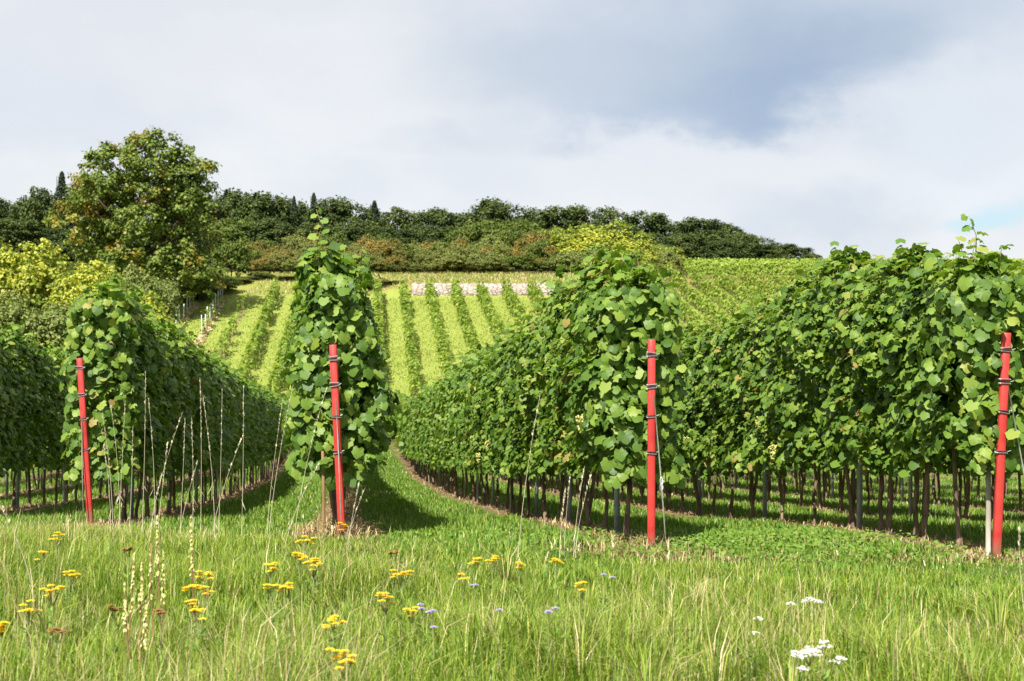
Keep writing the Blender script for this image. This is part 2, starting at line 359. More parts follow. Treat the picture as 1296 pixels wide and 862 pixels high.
# ------------------------------------------------------------------ leaf templates
_h = [(.0, .06), (.25, -.15), (.48, -.02), (.45, .23), (.56, .46), (.39, .62), (.25, .81), (0, .97)]
_o = _h + [(-x, y) for x, y in reversed(_h[1:-1])]
LEAF_V = np.array([(0, .36, .0)] + [(x, y - 0, -.10 * (abs(x) * 1.9) ** 1.5 - .16 * max(0, y - .4) ** 1.4 - .04 * (y < 0)) for x, y in _o])
LEAF_V[1:, 2] += np.array([.0, .03, -.05, .05, -.04, .05, -.02, -.03, -.02, .05, -.04, .05, -.05, .03])
LEAF_F = np.array([(0, i, i + 1 if i < 14 else 1) for i in range(1, 15)])[:, ::-1]
_m = [(0, -.05), (.42, -.05), (.58, .44), (.22, .66), (0, 1), (-.22, .66), (-.58, .44), (-.42, -.05)]
MID_V = np.array([(0, .36, .06)] + [(x, y, -.12 * abs(x) - .10 * max(0, y - .4)) for x, y in _m]); MID_F = np.array([(0, i, i + 1 if i < 8 else 1) for i in range(1, 9)])[:, ::-1]
Q_V = np.array([(0, -.1, 0), (.5, .42, -.07), (0, 1, -.05), (-.5, .42, -.07)]); Q_F = np.array([(0, 1, 2), (0, 2, 3)])

# ------------------------------------------------------------------ vines
def foliage_mesh(name, seed, n, tv, tf, size, L=1.12, T=.33, z0=.62, z1=2.42, shoots=4, wide=1.0, shoot_len=(.08, .28), end_face=False, head=None, drape=.12, taper=.40):
    rng = np.random.default_rng(seed); nz = Noise2(seed + 5)
    def half(y, z):                               # half thickness of the leaf wall at a height
        f = (z - z0) / (z1 - z0)
        return T * wide * (0.98 - .10 * np.clip(.25 - f, 0, .25) / .25 - taper * np.clip((f - .55) / .45, 0, 1) ** 1.3) * (.62 + .74 * nz(y * 2.6 + 9, z * 3.0 + 3))
    P, Nn, Tt = [], [], []
    ns = int(n * .66)
    sgn = np.where(rng.random(ns) < .5, -1.0, 1.0); y = rng.uniform(-L / 2, L / 2, ns); z = z0 + (z1 - z0) * rng.random(ns) ** .92
    low = z0 + drape * (nz(y * 4, sgn * 3 + 20) * 2 - 1); keep = z > low; sgn, y, z = sgn[keep], y[keep], z[keep]; ns = len(y)
    x = sgn * half(y + sgn * 7, z) * rng.uniform(.72, 1.08, ns)
    P.append(np.stack([x, y, z], 1)); r = rng.normal(0, .50, (ns, 3))
    Nn.append(np.stack([sgn * .9, -.15 + 0 * y, .60 + 0 * y], 1) + r); Tt.append(np.stack([sgn * .25, rng.normal(0, .5, ns), -1 + 0 * y], 1))
    nt_ = int(n * .16); y = rng.uniform(-L / 2, L / 2, nt_); x = rng.normal(0, .4, nt_) * T * wide; z = z1 + (nz(y * 3.4 + 2, x * 3 + 40) - .55) * .46 + rng.normal(0, .05, nt_)
    P.append(np.stack([x, y, z], 1)); Nn.append(np.stack([x * 1.5, 0 * y, 1 + 0 * y], 1) + rng.normal(0, .45, (nt_, 3))); Tt.append(rng.normal(0, 1, (nt_, 3)) + np.array([0, 0, -.5]))
    ni = int(n * .18); y = rng.uniform(-L / 2, L / 2, ni); z = rng.uniform(z0 + .1, z1, ni); x = rng.uniform(-.6, .6, ni) * half(y, z)
    P.append(np.stack([x, y, z], 1)); Nn.append(rng.normal(0, 1, (ni, 3))); Tt.append(rng.normal(0, 1, (ni, 3)))
    if end_face:                                  # leaves that close the near end of the row
        ne = int(n * .30); z = rng.uniform(z0 - .05, z1, ne); x = rng.uniform(-1, 1, ne) * half(z * 0 - L / 2, z)
        y = -L / 2 - .16 * (1 - (x / (T * 1.2)) ** 2) + rng.normal(0, .05, ne)
        P.append(np.stack([x, y, z], 1)); Nn.append(np.stack([x * 1.2, -1 + 0 * x, .4 + 0 * x], 1) + rng.normal(0, .42, (ne, 3))); Tt.append(np.stack([rng.normal(0, .5, ne), -.2 + 0 * x, -1 + 0 * x], 1))
    if head is not None:                          # extra bulges (x, y, z, radius, leaves)
        for hx, hy, hz, hr, hn in head:
            hn = int(hn * 1.7)
            dv = norm(rng.normal(0, 1, (hn, 3))); rr = np.where(rng.random(hn) < .75, rng.uniform(.85, 1.05, hn), rng.uniform(.2, .9, hn))[:, None]
            P.append(np.array([hx, hy, hz]) + dv * rr * hr * np.array([1, 1, 1.15])); Nn.append(dv + np.array([0, 0, .4]) + rng.normal(0, .4, (hn, 3))); Tt.append(np.array([0, 0, -1]) + rng.normal(0, .4, (hn, 3)))
    P, Nn, Tt = (np.concatenate(a) for a in (P, Nn, Tt))
    mb = MB(); scatter(mb, tv, tf, P, Nn, Tt, size * rng.uniform(.40, 1.0, len(P)) ** .6 * 1.22, 0, rng.uniform(.2, 2.6, len(P)))
    for k in range(shoots):                       # young shoots standing above the hedge
        y0 = rng.uniform(-L / 2, L / 2); x0 = rng.uniform(-.5, .5) * T; ln = rng.uniform(*shoot_len); lean = rng.normal(0, .22, 2)
        pts = [(x0 + lean[0] * s * ln * s, y0 + lean[1] * s * ln * s, z1 - .15 + (ln + .15) * s) for s in np.linspace(0, 1, 5)]
        tube(mb, pts, [.005, .0045, .004, .003, .002], 4, 2)
        kk = max(4, int((ln + .15) / .055)); s = np.linspace(.15, 1, kk)
        pp = np.array([(np.interp(q, np.linspace(0, 1, 5), [p[0] for p in pts]), np.interp(q, np.linspace(0, 1, 5), [p[1] for p in pts]), np.interp(q, np.linspace(0, 1, 5), [p[2] for p in pts])) for q in s])
        az = rng.uniform(0, 6.28) + np.arange(kk) * math.pi + rng.normal(0, .4, kk); dr = np.stack([np.cos(az), np.sin(az), 0 * az], 1)
        scatter(mb, tv, tf, pp + dr * .02, dr * .45 + np.array([0, 0, .8]) + rng.normal(0, .2, (kk, 3)), dr + np.array([0, 0, -.35]), size * (1.35 - .55 * s), 1, rng.uniform(.5, 1.6, kk))
    return mb.mesh(name, [M['vine_leaf'], M['young_leaf'], M['cane']])
def trunk_mesh(seed, top=1.15, two=False):
    rng = np.random.default_rng(seed); mb = MB()
    for k in range(2 if two else 1):
        ox, oy = (rng.normal(0, .012), (k * .16 - (.08 if two else 0)))
        n = 8; zz = np.linspace(-.06, top, n); wx = np.cumsum(rng.normal(0, .018, n)); wy = np.cumsum(rng.normal(0, .024, n))
        rad = np.linspace(.023, .014, n) * rng.uniform(.85, 1.2) * rng.uniform(.85, 1.18, n); rad[0] *= 1.35
        tube(mb, [(ox + wx[i], oy + wy[i], zz[i]) for i in range(n)], list(rad), 7)
    tube(mb, [(0, -.5, top - .30), (0.01, -.25, top - .33), (0, 0, top - .05), (.01, .28, top - .28), (0, .52, top - .30)], [.008, .012, .018, .012, .008], 5)
    return mb.mesh('vine_trunk', [M['vine_bark']], True)
HI = [foliage_mesh('vine_foliage', 10 + i, 1500, LEAF_V, LEAF_F, .088, shoots=8) for i in range(7)]
MI = [foliage_mesh('vine_foliage_small', 40 + i, 1000, MID_V, MID_F, .095, shoots=3) for i in range(5)]
TR = [trunk_mesh(70 + i, two=(i % 3 == 2)) for i in range(7)]
def grape_mesh(seed):
    rng = np.random.default_rng(seed); mb = MB()
    tube(mb, [(0, 0, .02), (0, 0, -.03)], [.003, .003], 4, 1)
    th = np.linspace(0, 2 * math.pi, 7)[:-1]; sv = [(0, 0, 1)] + [(math.cos(a) * .82, math.sin(a) * .82, .5) for a in th] + [(math.cos(a + .5) * .85, math.sin(a + .5) * .85, -.45) for a in th] + [(0, 0, -1)]
    sf = [(0, 1 + i, 1 + (i + 1) % 6) for i in range(6)] + [(1 + i, 7 + i, 1 + (i + 1) % 6) for i in range(6)] + [(1 + (i + 1) % 6, 7 + i, 7 + (i + 1) % 6) for i in range(6)] + [(7 + i, 13, 7 + (i + 1) % 6) for i in range(6)]
    sv = np.array(sv); sf = np.array(sf)
    for k in range(64):
        f = rng.random() ** .8; rr = .042 * (1 - f * .75) * math.sqrt(rng.random()); a = rng.uniform(0, 6.28)
        mb.add(sv * .0125 + np.array([rr * math.cos(a), rr * math.sin(a), -.03 - f * .13]), sf, 0)
    return mb.mesh('grape_bunch', [M['grape'], M['stem']], True)
GR = [grape_mesh(90 + i) for i in range(3)]

ROWNAME = {-1: 'second vine row left of the leftmost red post', 0: 'first vine row left of the leftmost red post', 1: 'vine row behind the leftmost red post',
           2: 'lone vine row behind the second red post from left', 3: 'vine row behind the third red post from left', 4: 'vine row behind the rightmost red post',
           5: 'first vine row past the rightmost red post', 6: 'second vine row past the rightmost red post'}
ENDY = {-2: 22, -1: 19, 0: 16.6, 1: 15.4, 2: 12.95, 3: 12.05, 4: 11.25, 5: 9.9, 6: 9.3, 7: 9.0, 8: 9.0}
RZ = math.atan(-VX)
rr = random.Random(7)
GV = 'grapevines planted in trellised rows'
def vine(k, y, i, me, tr, hi, sz=1.0, flip=False, custom=None):
    x = row_x(k, y)
    root = empty('grape_vine', (x, y, gzf(x, y)), RZ + (math.pi if flip else 0))
    tag(root, custom or f'{ordinal(i)} leafy grapevine along the {ROWNAME[k]}', 'grapevine', GV)
    link('trunk', tr, root); f = link('foliage', me, root); f.scale = (.86 if k == 2 and i else 1, 1.0, sz)
    if hi and k in (3, 4, 1, 5):
        for q in range(rr.choice((0, 0, 1, 1)) if k in (3, 4) else rr.choice((0, 0, 1))):
            s = -1 if rr.random() < .75 else 1
            g = link('grape_bunch', rr.choice(GR), root, ((s if not flip else -s) * rr.uniform(.34, .42), rr.uniform(-.45, .45), rr.uniform(.78, 1.25))); g.rotation_euler = (0, 0, rr.uniform(0, 6)); g.scale = (1.15,) * 3
    return root
CUSTOM = {1: [(-.0, .0, 2.3, .34, 110), (-.14, .05, 1.7, .42, 120)],
          2: [(-.06, -.1, 1.55, .42, 160), (.16, .0, 1.1, .40, 140), (-.14, -.1, 2.38, .20, 70), (-.10, .0, 2.05, .30, 90), (-.12, .0, .95, .34, 80)],
          3: [(-.05, -.1, 1.7, .42, 170), (.10, .0, 1.92, .32, 120), (-.10, -.05, 1.2, .42, 150), (.02, -.1, .75, .25, 60)],
          4: [(.0, -.1, 1.72, .40, 150), (.05, 0, 1.3, .40, 130)]}
CLABEL = {1: 'bushy end grapevine right behind the leftmost red post', 2: 'end grapevine with a tall shoot rising above the second red post',
          3: 'tall end grapevine rising over the third red post', 4: 'end grapevine crowding around the rightmost red post'}
Y_IND = 48.0
rest = []                                        # vines beyond the nearest three hundred
for k in range(-2, 9):
    y = ENDY[k]; i = 0
    while y < 79:
        xx = row_x(k, y)
        if k in ROWNAME and y < Y_IND - (10 if k in (-1, 6) else 0) and abs(xx) < .40 * y + 2:
            hi = y < 24
            if i == 0 and k in CUSTOM:
                me = foliage_mesh('vine_foliage', 200 + k, 1400, LEAF_V, LEAF_F, .094, T=.34 if k != 2 else .36, taper=.30 if k != 2 else .55, z1={3: 2.12, 4: 2.12, 1: 2.42}.get(k, 2.34), z0=.74 if k == 4 else .60, shoots=6 if k != 2 else 4, shoot_len=(.1, .3), end_face=True, head=CUSTOM[k], drape=.10 if k == 4 else .2)
                vine(k, y, i, me, TR[k % 7], True, 1.0, False, CLABEL[k])
            else:
                sz = rr.uniform(.96, 1.035) * ((.965 if k == 3 else .93 if k == 4 and y < 12.8 else (.97 if y < 14.5 else .985) if k == 4 else 1.0) if y < 22 else 1.02)
                vine(k, y, i, rr.choice(HI if hi else MI), rr.choice(TR), hi, sz, rr.random() < .5)
            i += 1
        else:
            rest.append((k, y))
        y += rr.uniform(.78, 1.14)
rng = np.random.default_rng(3)
mb = MB()
for k, y in rest:
    x = row_x(k, y); z = gzf(x, y); n = 130 if y < 60 else 95; nv = rng.random(n)
    s = np.where(rng.random(n) < .5, -1.0, 1.0); zz = .65 + 1.85 * rng.random(n); P = np.stack([x + s * rng.uniform(.14, .40, n), y + rng.uniform(-.55, .55, n), z + zz], 1)
    Nn = np.stack([s, 0 * s, .5 + 1.2 * (zz > 2.25)], 1) + rng.normal(0, .45, (n, 3)); scatter(mb, Q_V, Q_F, P, Nn, np.array([0, 0, -1]) + rng.normal(0, .5, (n, 3)), rng.uniform(.16, .27, n), 0)
    tube(mb, [(x, y, z - .05), (x + .02, y, z + .5), (x, y + .02, z + 1.0)], [.03, .025, .02], 4, 1, False)
tag(link('distant_vines', mb.mesh('distant_vines', [M['vine_leaf'], M['vine_bark']])), 'lower ends of the vine rows running down into the valley', 'grapevines', None, 'stuff')
# the long shoot over the lone row, and a shorter browned one beside it
def tall_shoot(parent, base, pts, leaves, seed, name='shoot', mat2='young_leaf'):
    rng = np.random.default_rng(seed); mb = MB(); tube(mb, pts, list(np.linspace(.006, .002, len(pts))), 5, 1)
    q = np.linspace(.05, 1, leaves); ar = np.array(pts); tt = np.linspace(0, 1, len(pts))
    pp = np.stack([np.interp(q, tt, ar[:, c]) for c in range(3)], 1); az = np.arange(leaves) * math.pi + rng.normal(0, .5, leaves); dr = np.stack([np.cos(az), np.sin(az) * .6 - .3, 0 * az], 1)
    scatter(mb, LEAF_V, LEAF_F, pp + dr * .025, dr * .3 + np.array([0, -.6, .6]) + rng.normal(0, .5, (leaves, 3)), dr + np.array([0, 0, -.4]) + rng.normal(0, .35, (leaves, 3)), .125 * (1.05 - .62 * q) * rng.uniform(.7, 1.15, leaves), 0, rng.uniform(.5, 1.5, leaves))
    return link(name, mb.mesh(name, [M[mat2], M['cane']]), parent)
for o in list(bpy.data.objects):
    if o.get('label') == CLABEL[2]:
        tall_shoot(o, None, [(-.12, -.25, 2.2), (-.16, -.28, 2.45), (-.17, -.3, 2.62), (-.13, -.3, 2.78), (-.18, -.31, 2.92)], 13, 1)
        tall_shoot(o, None, [(.2, -.1, 2.1), (.22, -.12, 2.35), (.21, -.12, 2.58)], 9, 2)
    if o.get('label') == CLABEL[4]:
        tall_shoot(o, None, [(.05, -.2, 2.2), (.03, -.25, 2.45), (-.03, -.25, 2.6)], 8, 3)

# ------------------------------------------------------------------ steel stakes inside the rows
def stake_mesh(h=2.0):
    mb = MB(); w, d, tk = .045, .032, .004
    box(mb, (-w / 2, -d / 2, -.1), (w / 2, -d / 2 + tk, h)); box(mb, (-w / 2, -d / 2 + tk, -.1), (-w / 2 + tk, d / 2, h)); box(mb, (w / 2 - tk, -d / 2 + tk, -.1), (w / 2, d / 2, h))
    for z in np.arange(.25, h - .1, .2): box(mb, (-w / 2 - .007, -.006, z), (-w / 2, .006, z + .02)); box(mb, (w / 2, -.006, z), (w / 2 + .007, .006, z + .02))
    return mb.mesh('metal_stake', [M['steel']])
SM = stake_mesh()
for k in range(-1, 7):
    y = ENDY[k] + {3: .55, 4: 2.25}.get(k, 1.4); i = 0
    while y < 48:
        x = row_x(k, y)
        if abs(x) < .40 * y + 1:
            o = link('metal_stake', SM, None, (x + .02, y, gzf(x, y))); o.rotation_euler = (rr.uniform(-.02, .02), rr.uniform(-.02, .02), RZ + rr.uniform(-.2, .2))
            tag(o, f'{ordinal(i)} grey steel stake along the {ROWNAME[k]}', 'stake', 'grey metal stakes inside the vine rows'); i += 1
        y += 3.05 if k == 4 else 2.7 if k == 3 else 3.6

# ------------------------------------------------------------------ red end posts
def ring(mb, z, w, d, r, m, tilt=0.0, seed=0):
    c = [(-w, -d), (w, -d), (w, d), (-w, d), (-w, -d)]
    for (a, b_) in zip(c[:-1], c[1:]): tube(mb, [(a[0], a[1], z + tilt * a[0]), (b_[0], b_[1], z + tilt * b_[0])], r, 5, m)
def red_post(px_top, py_top, px_bot, py_bot, d, label, bands, wire_pts, has_loop=False):
    xb, xt = at(px_bot, d), at(px_top, d); zb = zpx(py_bot, d); zt = zpx(py_top, d); H = zt - zb
    root = empty('red_post', (xb, d, zb)); tag(root, label, 'post', 'red end posts of the vine rows')
    lean = (xt - xb) / H; rot = Euler((R(2.0), math.atan(lean), rr.uniform(-.12, .12)))
    w, dp = .030, .026; mb = MB()
    # hollow square section with a folded lip: outer box plus a proud corner bead
    prof = [(-w, -dp + .008), (-w + .008, -dp), (w - .008, -dp), (w, -dp + .008), (w, dp - .008), (w - .008, dp), (-w + .008, dp), (-w, dp - .008)]
    V = []; F = []
    zs = [-.15, H * .3, H * .6, H - .004, H]
    for j, z in enumerate(zs):
        s = .93 if j == 4 else 1.0
        V += [(x * s, y * s, z) for x, y in prof]
    for j in range(4):
        for q in range(8):
            a0, a1 = j * 8 + q, j * 8 + (q + 1) % 8; F += [(a0, a1, a1 + 8), (a0, a1 + 8, a0 + 8)]
    F += [(32, 32 + q, 33 + q) for q in range(1, 7)]
    mb.add(V, F)
    p = link('post_body', mb.mesh('post_body', [M['red_paint']]), root); p.rotation_euler = rot
    for bi, py in enumerate(bands):
        z = (zpx(py, d) - zb); mb = MB(); r2 = random.Random(bi + int(px_top)); turns = 2 if bi in (2, 3) else 3
        for q in range(turns): ring(mb, q * .014 - .01 + r2.uniform(-.003, .003), w + .005, dp + .005, .0042, 1 if q % 2 else 0, r2.uniform(-.15, .15))
        tube(mb, [(w, -dp, 0), (w + .03, -dp - .012, .012)], .003, 5, 0)
        bnd = link('wire_band', mb.mesh('wire_band', [M['wire'], M['dark_wire']]), root); bnd.rotation_euler = rot; bnd.location = Vector((0, 0, z)) + Vector((lean * z, -math.tan(R(2)) * z, 0))
    mb = MB(); pts = []
    for (px, py, dd) in wire_pts: pts.append((at(px, d + dd) - xb, dd, zpx(py, d + dd) - zb))
    g = pts[1]; tube(mb, pts[1:], .0052, 6)
    a = pts[0]; tube(mb, [(a[0] - .018, a[1], a[2]), (g[0] - .018, g[1], g[2] + .10), g], .0042, 5); tube(mb, [(a[0] + .02, a[1], a[2]), (g[0] + .016, g[1], g[2] + .10), g], .0042, 5)
    if has_loop:
        q0, q1 = Vector(pts[-2]), Vector(pts[-1]); c0 = q0
        for u in (-.03, .02): tube(mb, [tuple(c0 + Vector((.011 * math.cos(a_), 0, u + .028 * math.sin(a_)))) for a_ in np.linspace(0, 2 * math.pi, 11)], .004, 4)
    link('guy_wire', mb.mesh('guy_wire', [M['wire']]), root)
    return root
# wire points: (photo column, photo row, offset in depth from the post)
red_post(103, 453, 115, 664, 14.6, 'leftmost red post, leaning, beside tall dry grass stalks', (466, 500, 530, 568), [(104, 474, -.05), (104, 500, -.06), (104, 575, -.08), (106, 664, -.12)])
red_post(423, 436, 434, 694, 12.1, 'red post in front of the vine with the tall shoot', (454, 487, 526, 571), [(424, 463, -.05), (424, 481, -.06), (428, 560, -.07), (434, 712, -.20)])
red_post(824, 430, 824, 703, 11.2, 'upright red post below the tallest bushy end vine', (449, 489, 526, 572), [(824, 459, -.05), (826, 480, -.06), (837, 612, -.10), (844, 706, -.16)], True)
red_post(1270, 421, 1260, 712, 10.5, 'rightmost red post, leaning right, its wire slanting away', (443, 483, 520, 571), [(1270, 455, -.05), (1274, 478, -.06), (1296, 600, -.08), (1316, 712, -.1)])
# weathered timber prop behind the rightmost post
x = at(1250, 10.62); mb = MB(); tube(mb, [(0, 0, -.1), (.004, 0, .4), (.0, 0, 1.0)], [.02, .019, .018], 7)
tag(link('wooden_prop', mb.mesh('wooden_prop', [M['timber']], True), None, (x, 10.62, gzf(x, 10.62))), 'weathered grey wooden prop close behind the rightmost red post', 'prop')
x = at(409, 12.2); mb = MB(); tube(mb, [(0, 0, -.1), (.006, 0, .35), (-.004, 0, .75)], [.016, .015, .013], 7)
tag(link('wooden_prop', mb.mesh('rusty_prop', [M['rust_weed']], True), None, (x, 12.2, gzf(x, 12.2))), 'rusty brown thin prop left of the second red post', 'prop')

# ------------------------------------------------------------------ far slope: vine rows
def far_row(j, y0, y1, dens, name, leafm, gap=0.0, h=1.75, seed=0, half=.33, stems=True):
    rng = np.random.default_rng(900 + seed); n = int((y1 - y0) * dens); y = rng.uniform(y0, y1, n)
    if gap:
        nz = Noise2(seed + 31); y = y[nz(y * .55, y * 0 + j * 3.1) > gap]; n = len(y)
    nz2 = Noise2(seed + 77); s = np.where(rng.random(n) < .5, -1.0, 1.0); f = rng.random(n)
    hh = h * (.85 + .3 * nz2(y * .9, y * 0)); zz = .45 + (hh - .45) * f; x = far_x(j, y) + s * half * rng.uniform(.3, 1.1, n) * (1 - .35 * f)
    P = np.stack([x, y, gz(x, y) + zz], 1); Nn = np.stack([s, -.2 + 0 * s, .6 + 1.5 * (f > .8)], 1) + rng.normal(0, .5, (n, 3))
    mb = MB(); scatter(mb, Q_V, Q_F, P, Nn, np.array([0, 0, -1]) + rng.normal(0, .6, (n, 3)), rng.uniform(.16, .30, n), 0)
    if stems:
        for yy in np.arange(y0, y1, 1.2):
            xx = float(far_x(j, yy)); z = gzf(xx, yy); tube(mb, [(xx, yy, z - .05), (xx, yy, z + .8)], .025, 4, 1, False)
    return tag(link('vine_row', mb.mesh('vine_row', [M[leafm], M['vine_bark']])), name, 'vine row', 'vine rows on the opposite slope')
for j in range(-7, 27):
    if j <= -6: continue
    if j <= -3: far_row(j, 89, 127 if j > -5 else 122, 95 if j > -5 else 60, {-5: 'patchy vine row with gaps right of the white stakes', -4: 'patchy vine row with a dark shadow line along its foot', -3: 'vine row just left of the tall shoot on the lone row'}[j], 'far_vine_leaf', .38 if j == -5 else .27, 1.7, j + 20)
    elif j <= 8: far_row(j, 90, 127.0, 115, f'{ordinal(j + 2)} leafy vine row of the mown slope, counted from the second red post', 'far_vine_leaf', .16, 1.8, j + 20)
    else: far_row(j, 90, 134.5, 80, f'{ordinal(j - 9)} vine row on the slope right of the bushy yellow tree', 'far_vine_leaf', 0, 1.7, j + 20, .33)
for q in range(6):                                # upper block, seen broadside
    rng = np.random.default_rng(700 + q); yb = 138.6 + q * 3.0; n = 4200; x = rng.uniform(16.8 + q * .4, 62, n); f = rng.random(n); s = np.where(rng.random(n) < .6, -1.0, 1.0)
    y = yb + s * rng.uniform(.1, .36, n); P = np.stack([x, y, gz(x, y) + .5 + 1.15 * f], 1)
    mb = MB(); scatter(mb, Q_V, Q_F, P, np.stack([0 * s, s, .6 + (f > .8)], 1) + rng.normal(0, .5, (n, 3)), np.array([0, 0, -1]) + rng.normal(0, .6, (n, 3)), rng.uniform(.16, .30, n), 0)
    for xx in np.arange(17 + q * .4, 62, 1.2): z = gzf(xx, yb); tube(mb, [(xx, yb, z - .05), (xx, yb, z + .8)], .03, 4, 1, False)
    tag(link('vine_row', mb.mesh('vine_row', [M['far_vine_leaf'], M['vine_bark']])), f'{ordinal(q)} crosswise vine row below the ridge, counted from the track upward', 'vine row', 'crosswise vine rows under the ridge')
# young vines of the two bare rows
YV = []
for q in range(3):
    rng = np.random.default_rng(680 + q); n = 60; mb = MB(); f = rng.random(n); P = np.stack([rng.normal(0, .14, n), rng.normal(0, .22, n), .45 + 1.0 * f], 1)
    scatter(mb, Q_V, Q_F, P, np.array([0, -.2, .7]) + rng.normal(0, .6, (n, 3)), np.array([0, 0, -1]) + rng.normal(0, .6, (n, 3)), rng.uniform(.11, .22, n), 0); tube(mb, [(0, 0, -.05), (.02, 0, .6), (0, 0, 1.3)], .018, 4, 1)
    YV.append(mb.mesh('young_vine', [M['far_vine_leaf'], M['vine_bark']]))
for j, ys_ in ((-6, (111, 113.6, 116.4, 117.6, 119.8, 123)), (-7, (113.4, 117.3, 121.2))):
    for i, y in enumerate(ys_):
        x = float(far_x(j, y)); o = link('young_vine', YV[i % 3], None, (x, y, gzf(x, y))); o.rotation_euler = (0, 0, i * 1.3); o.scale = (1, 1, rr.uniform(.75, 1.2))
        tag(o, f'{ordinal(i)} small young vine from the lower end of the ' + ('bare row along the pale line' if j == -6 else 'bare row nearest the dark trees'), 'grapevine', 'young vines of the bare rows')
# white stakes of the young rows and the pale mulch along them
mb = MB(); box(mb, (-.024, -.024, -.1), (.024, .024, 1.6)); WS = mb.mesh('white_stake', [M['white_stake']])
for j, ys_ in ((-6, np.arange(110, 126, 1.9)), (-7, np.arange(112, 125, 2.2))):
    for i, y in enumerate(ys_):
        x = float(far_x(j, y)); o = link('white_stake', WS, None, (x, float(y), gzf(x, y))); o.rotation_euler = (rr.uniform(-.04, .04), rr.uniform(-.04, .04), 0); o.scale = (1, 1, rr.uniform(.85, 1.15))
        tag(o, f'{ordinal(i)} white stake from the lower end of the bare row ' + ('along the pale line' if j == -6 else 'nearest the dark trees'), 'stake', 'white stakes of the young vine rows')
for j, y0, y1, nm in ((-6, 106, 125.5, 'pale straw line laid along the bare young vine row'), (-7, 112, 124, 'pale straw line beside the dark trees')):
    rng = np.random.default_rng(50 + j); n = 2600; y = rng.uniform(y0, y1, n); x = far_x(j, y) + rng.normal(0, .13, n)
    mb = MB(); scatter(mb, Q_V, Q_F, np.stack([x, y, gz(x, y) + rng.uniform(.03, .16, n)], 1), np.array([0, -.2, 1]) + rng.normal(0, .4, (n, 3)), rng.normal(0, 1, (n, 3)), rng.uniform(.12, .26, n), 0)
    tag(link('straw_mulch', mb.mesh('straw_mulch', [M['straw']])), nm, 'straw', None, 'stuff')

# dry-stone terrace wall
mb = MB(); rng = np.random.default_rng(8); x0, x1 = at(521, 127.3), 13.0; nx_ = 70
xs_ = np.linspace(x0, x1, nx_); top = 5.72 + EYE + .10 * rng.random(nx_); V = []; F = []
for i, x in enumerate(xs_):
    zb = gzf(x, 126.8) - .4
    V += [(x, 127.15 + .05 * rng.random(), zb), (x, 127.28 + .05 * rng.random(), top[i]), (x, 128.3, top[i] + .02), (x, 128.3, zb)]
for i in range(nx_ - 1):
    for q in range(4):
        a0, a1 = i * 4 + q, i * 4 + (q + 1) % 4; F += [(a0, a0 + 4, a1 + 4), (a0, a1 + 4, a1)]
F += [(0, 1, 2), (0, 2, 3)] + [((nx_ - 1) * 4 + a, (nx_ - 1) * 4 + b_, (nx_ - 1) * 4 + c_) for a, b_, c_ in ((0, 2, 1), (0, 3, 2))]
mb.add(V, F); tag(link('stone_wall', mb.mesh('stone_wall', [M['pale_stone']])), 'pale dry stone terrace wall across the top of the mown slope', 'wall')

# ------------------------------------------------------------------ trees and bushes
def crown_mesh(name, lobes, clusters, per, size, clr, mname, seed, up=.45, inner=.25, extra=None):
    rng = np.random.default_rng(seed); lb = np.array(lobes, float); w = (lb[:, 3] * lb[:, 4] + lb[:, 3] * lb[:, 5]); w /= w.sum()
    li = rng.choice(len(lb), clusters, p=w); dv = norm(rng.normal(0, 1, (clusters, 3))); dv[:, 2] = np.where((dv[:, 2] < -.35) & (rng.random(clusters) < .75), -dv[:, 2], dv[:, 2])
    rad = np.where(rng.random(clusters) < inner, rng.uniform(.3, .8, clusters), rng.uniform(.82, 1.06, clusters))
    C = lb[li, :3] + dv * rad[:, None] * lb[li, 3:6]
    cs = clr * rng.uniform(.6, 1.35, clusters)
    off = norm(rng.normal(0, 1, (clusters, per, 3))) * (rng.random((clusters, per, 1)) ** .5) * cs[:, None, None] * np.array([1, 1, .72])
    P = (C[:, None] + off).reshape(-1, 3); n = len(P)
    Nn = (np.repeat(dv, per, 0) * .5 + norm(off.reshape(-1, 3)) * .5 + np.array([0, 0, up]) + rng.normal(0, .45, (n, 3)))
    mb = MB(); scatter(mb, Q_V, Q_F, P, Nn, rng.normal(0, 1, (n, 3)) + np.array([0, 0, -.4]), size * rng.uniform(.6, 1.3, n), 0, rng.uniform(.5, 3, n))
    return mb.mesh(name, [M[mname]])
def tree_trunk(h, r, seed, limbs=5, spread=.3, bark='tree_bark'):
    rng = np.random.default_rng(seed); mb = MB(); n = 7; zz = np.linspace(-.3, h, n); wx = np.cumsum(rng.normal(0, .02 * h, n)); wy = np.cumsum(rng.normal(0, .02 * h, n))
    tube(mb, [(wx[i], wy[i], zz[i]) for i in range(n)], list(np.linspace(r, r * .3, n)), 8)
    for q in range(limbs):
        s = rng.uniform(.35, .85); a = rng.uniform(0, 6.28); b0 = np.array([np.interp(s * h, zz, wx), np.interp(s * h, zz, wy), s * h]); ln = spread * h * rng.uniform(.6, 1.3)
        e = b0 + np.array([math.cos(a) * ln, math.sin(a) * ln, ln * rng.uniform(.4, 1.0)]); mid = (b0 + e) / 2 + np.array([0, 0, -.05 * ln])
        tube(mb, [tuple(b0), tuple(mid), tuple(e)], [r * .4, r * .28, r * .1], 6)
    return mb.mesh('tree_trunk', [M[bark]], True)
def put_tree(name, cm, tm, x, y, label, cat, group, sc=(1, 1, 1), rz=0.0, z=None, cname='crown'):
    root = empty(name, (x, y, gzf(x, y) if z is None else z), rz); tag(root, label, cat, group)
    c_ = link(cname, cm, root); c_.scale = sc; t_ = link('trunk', tm, root); t_.scale = sc
    return root
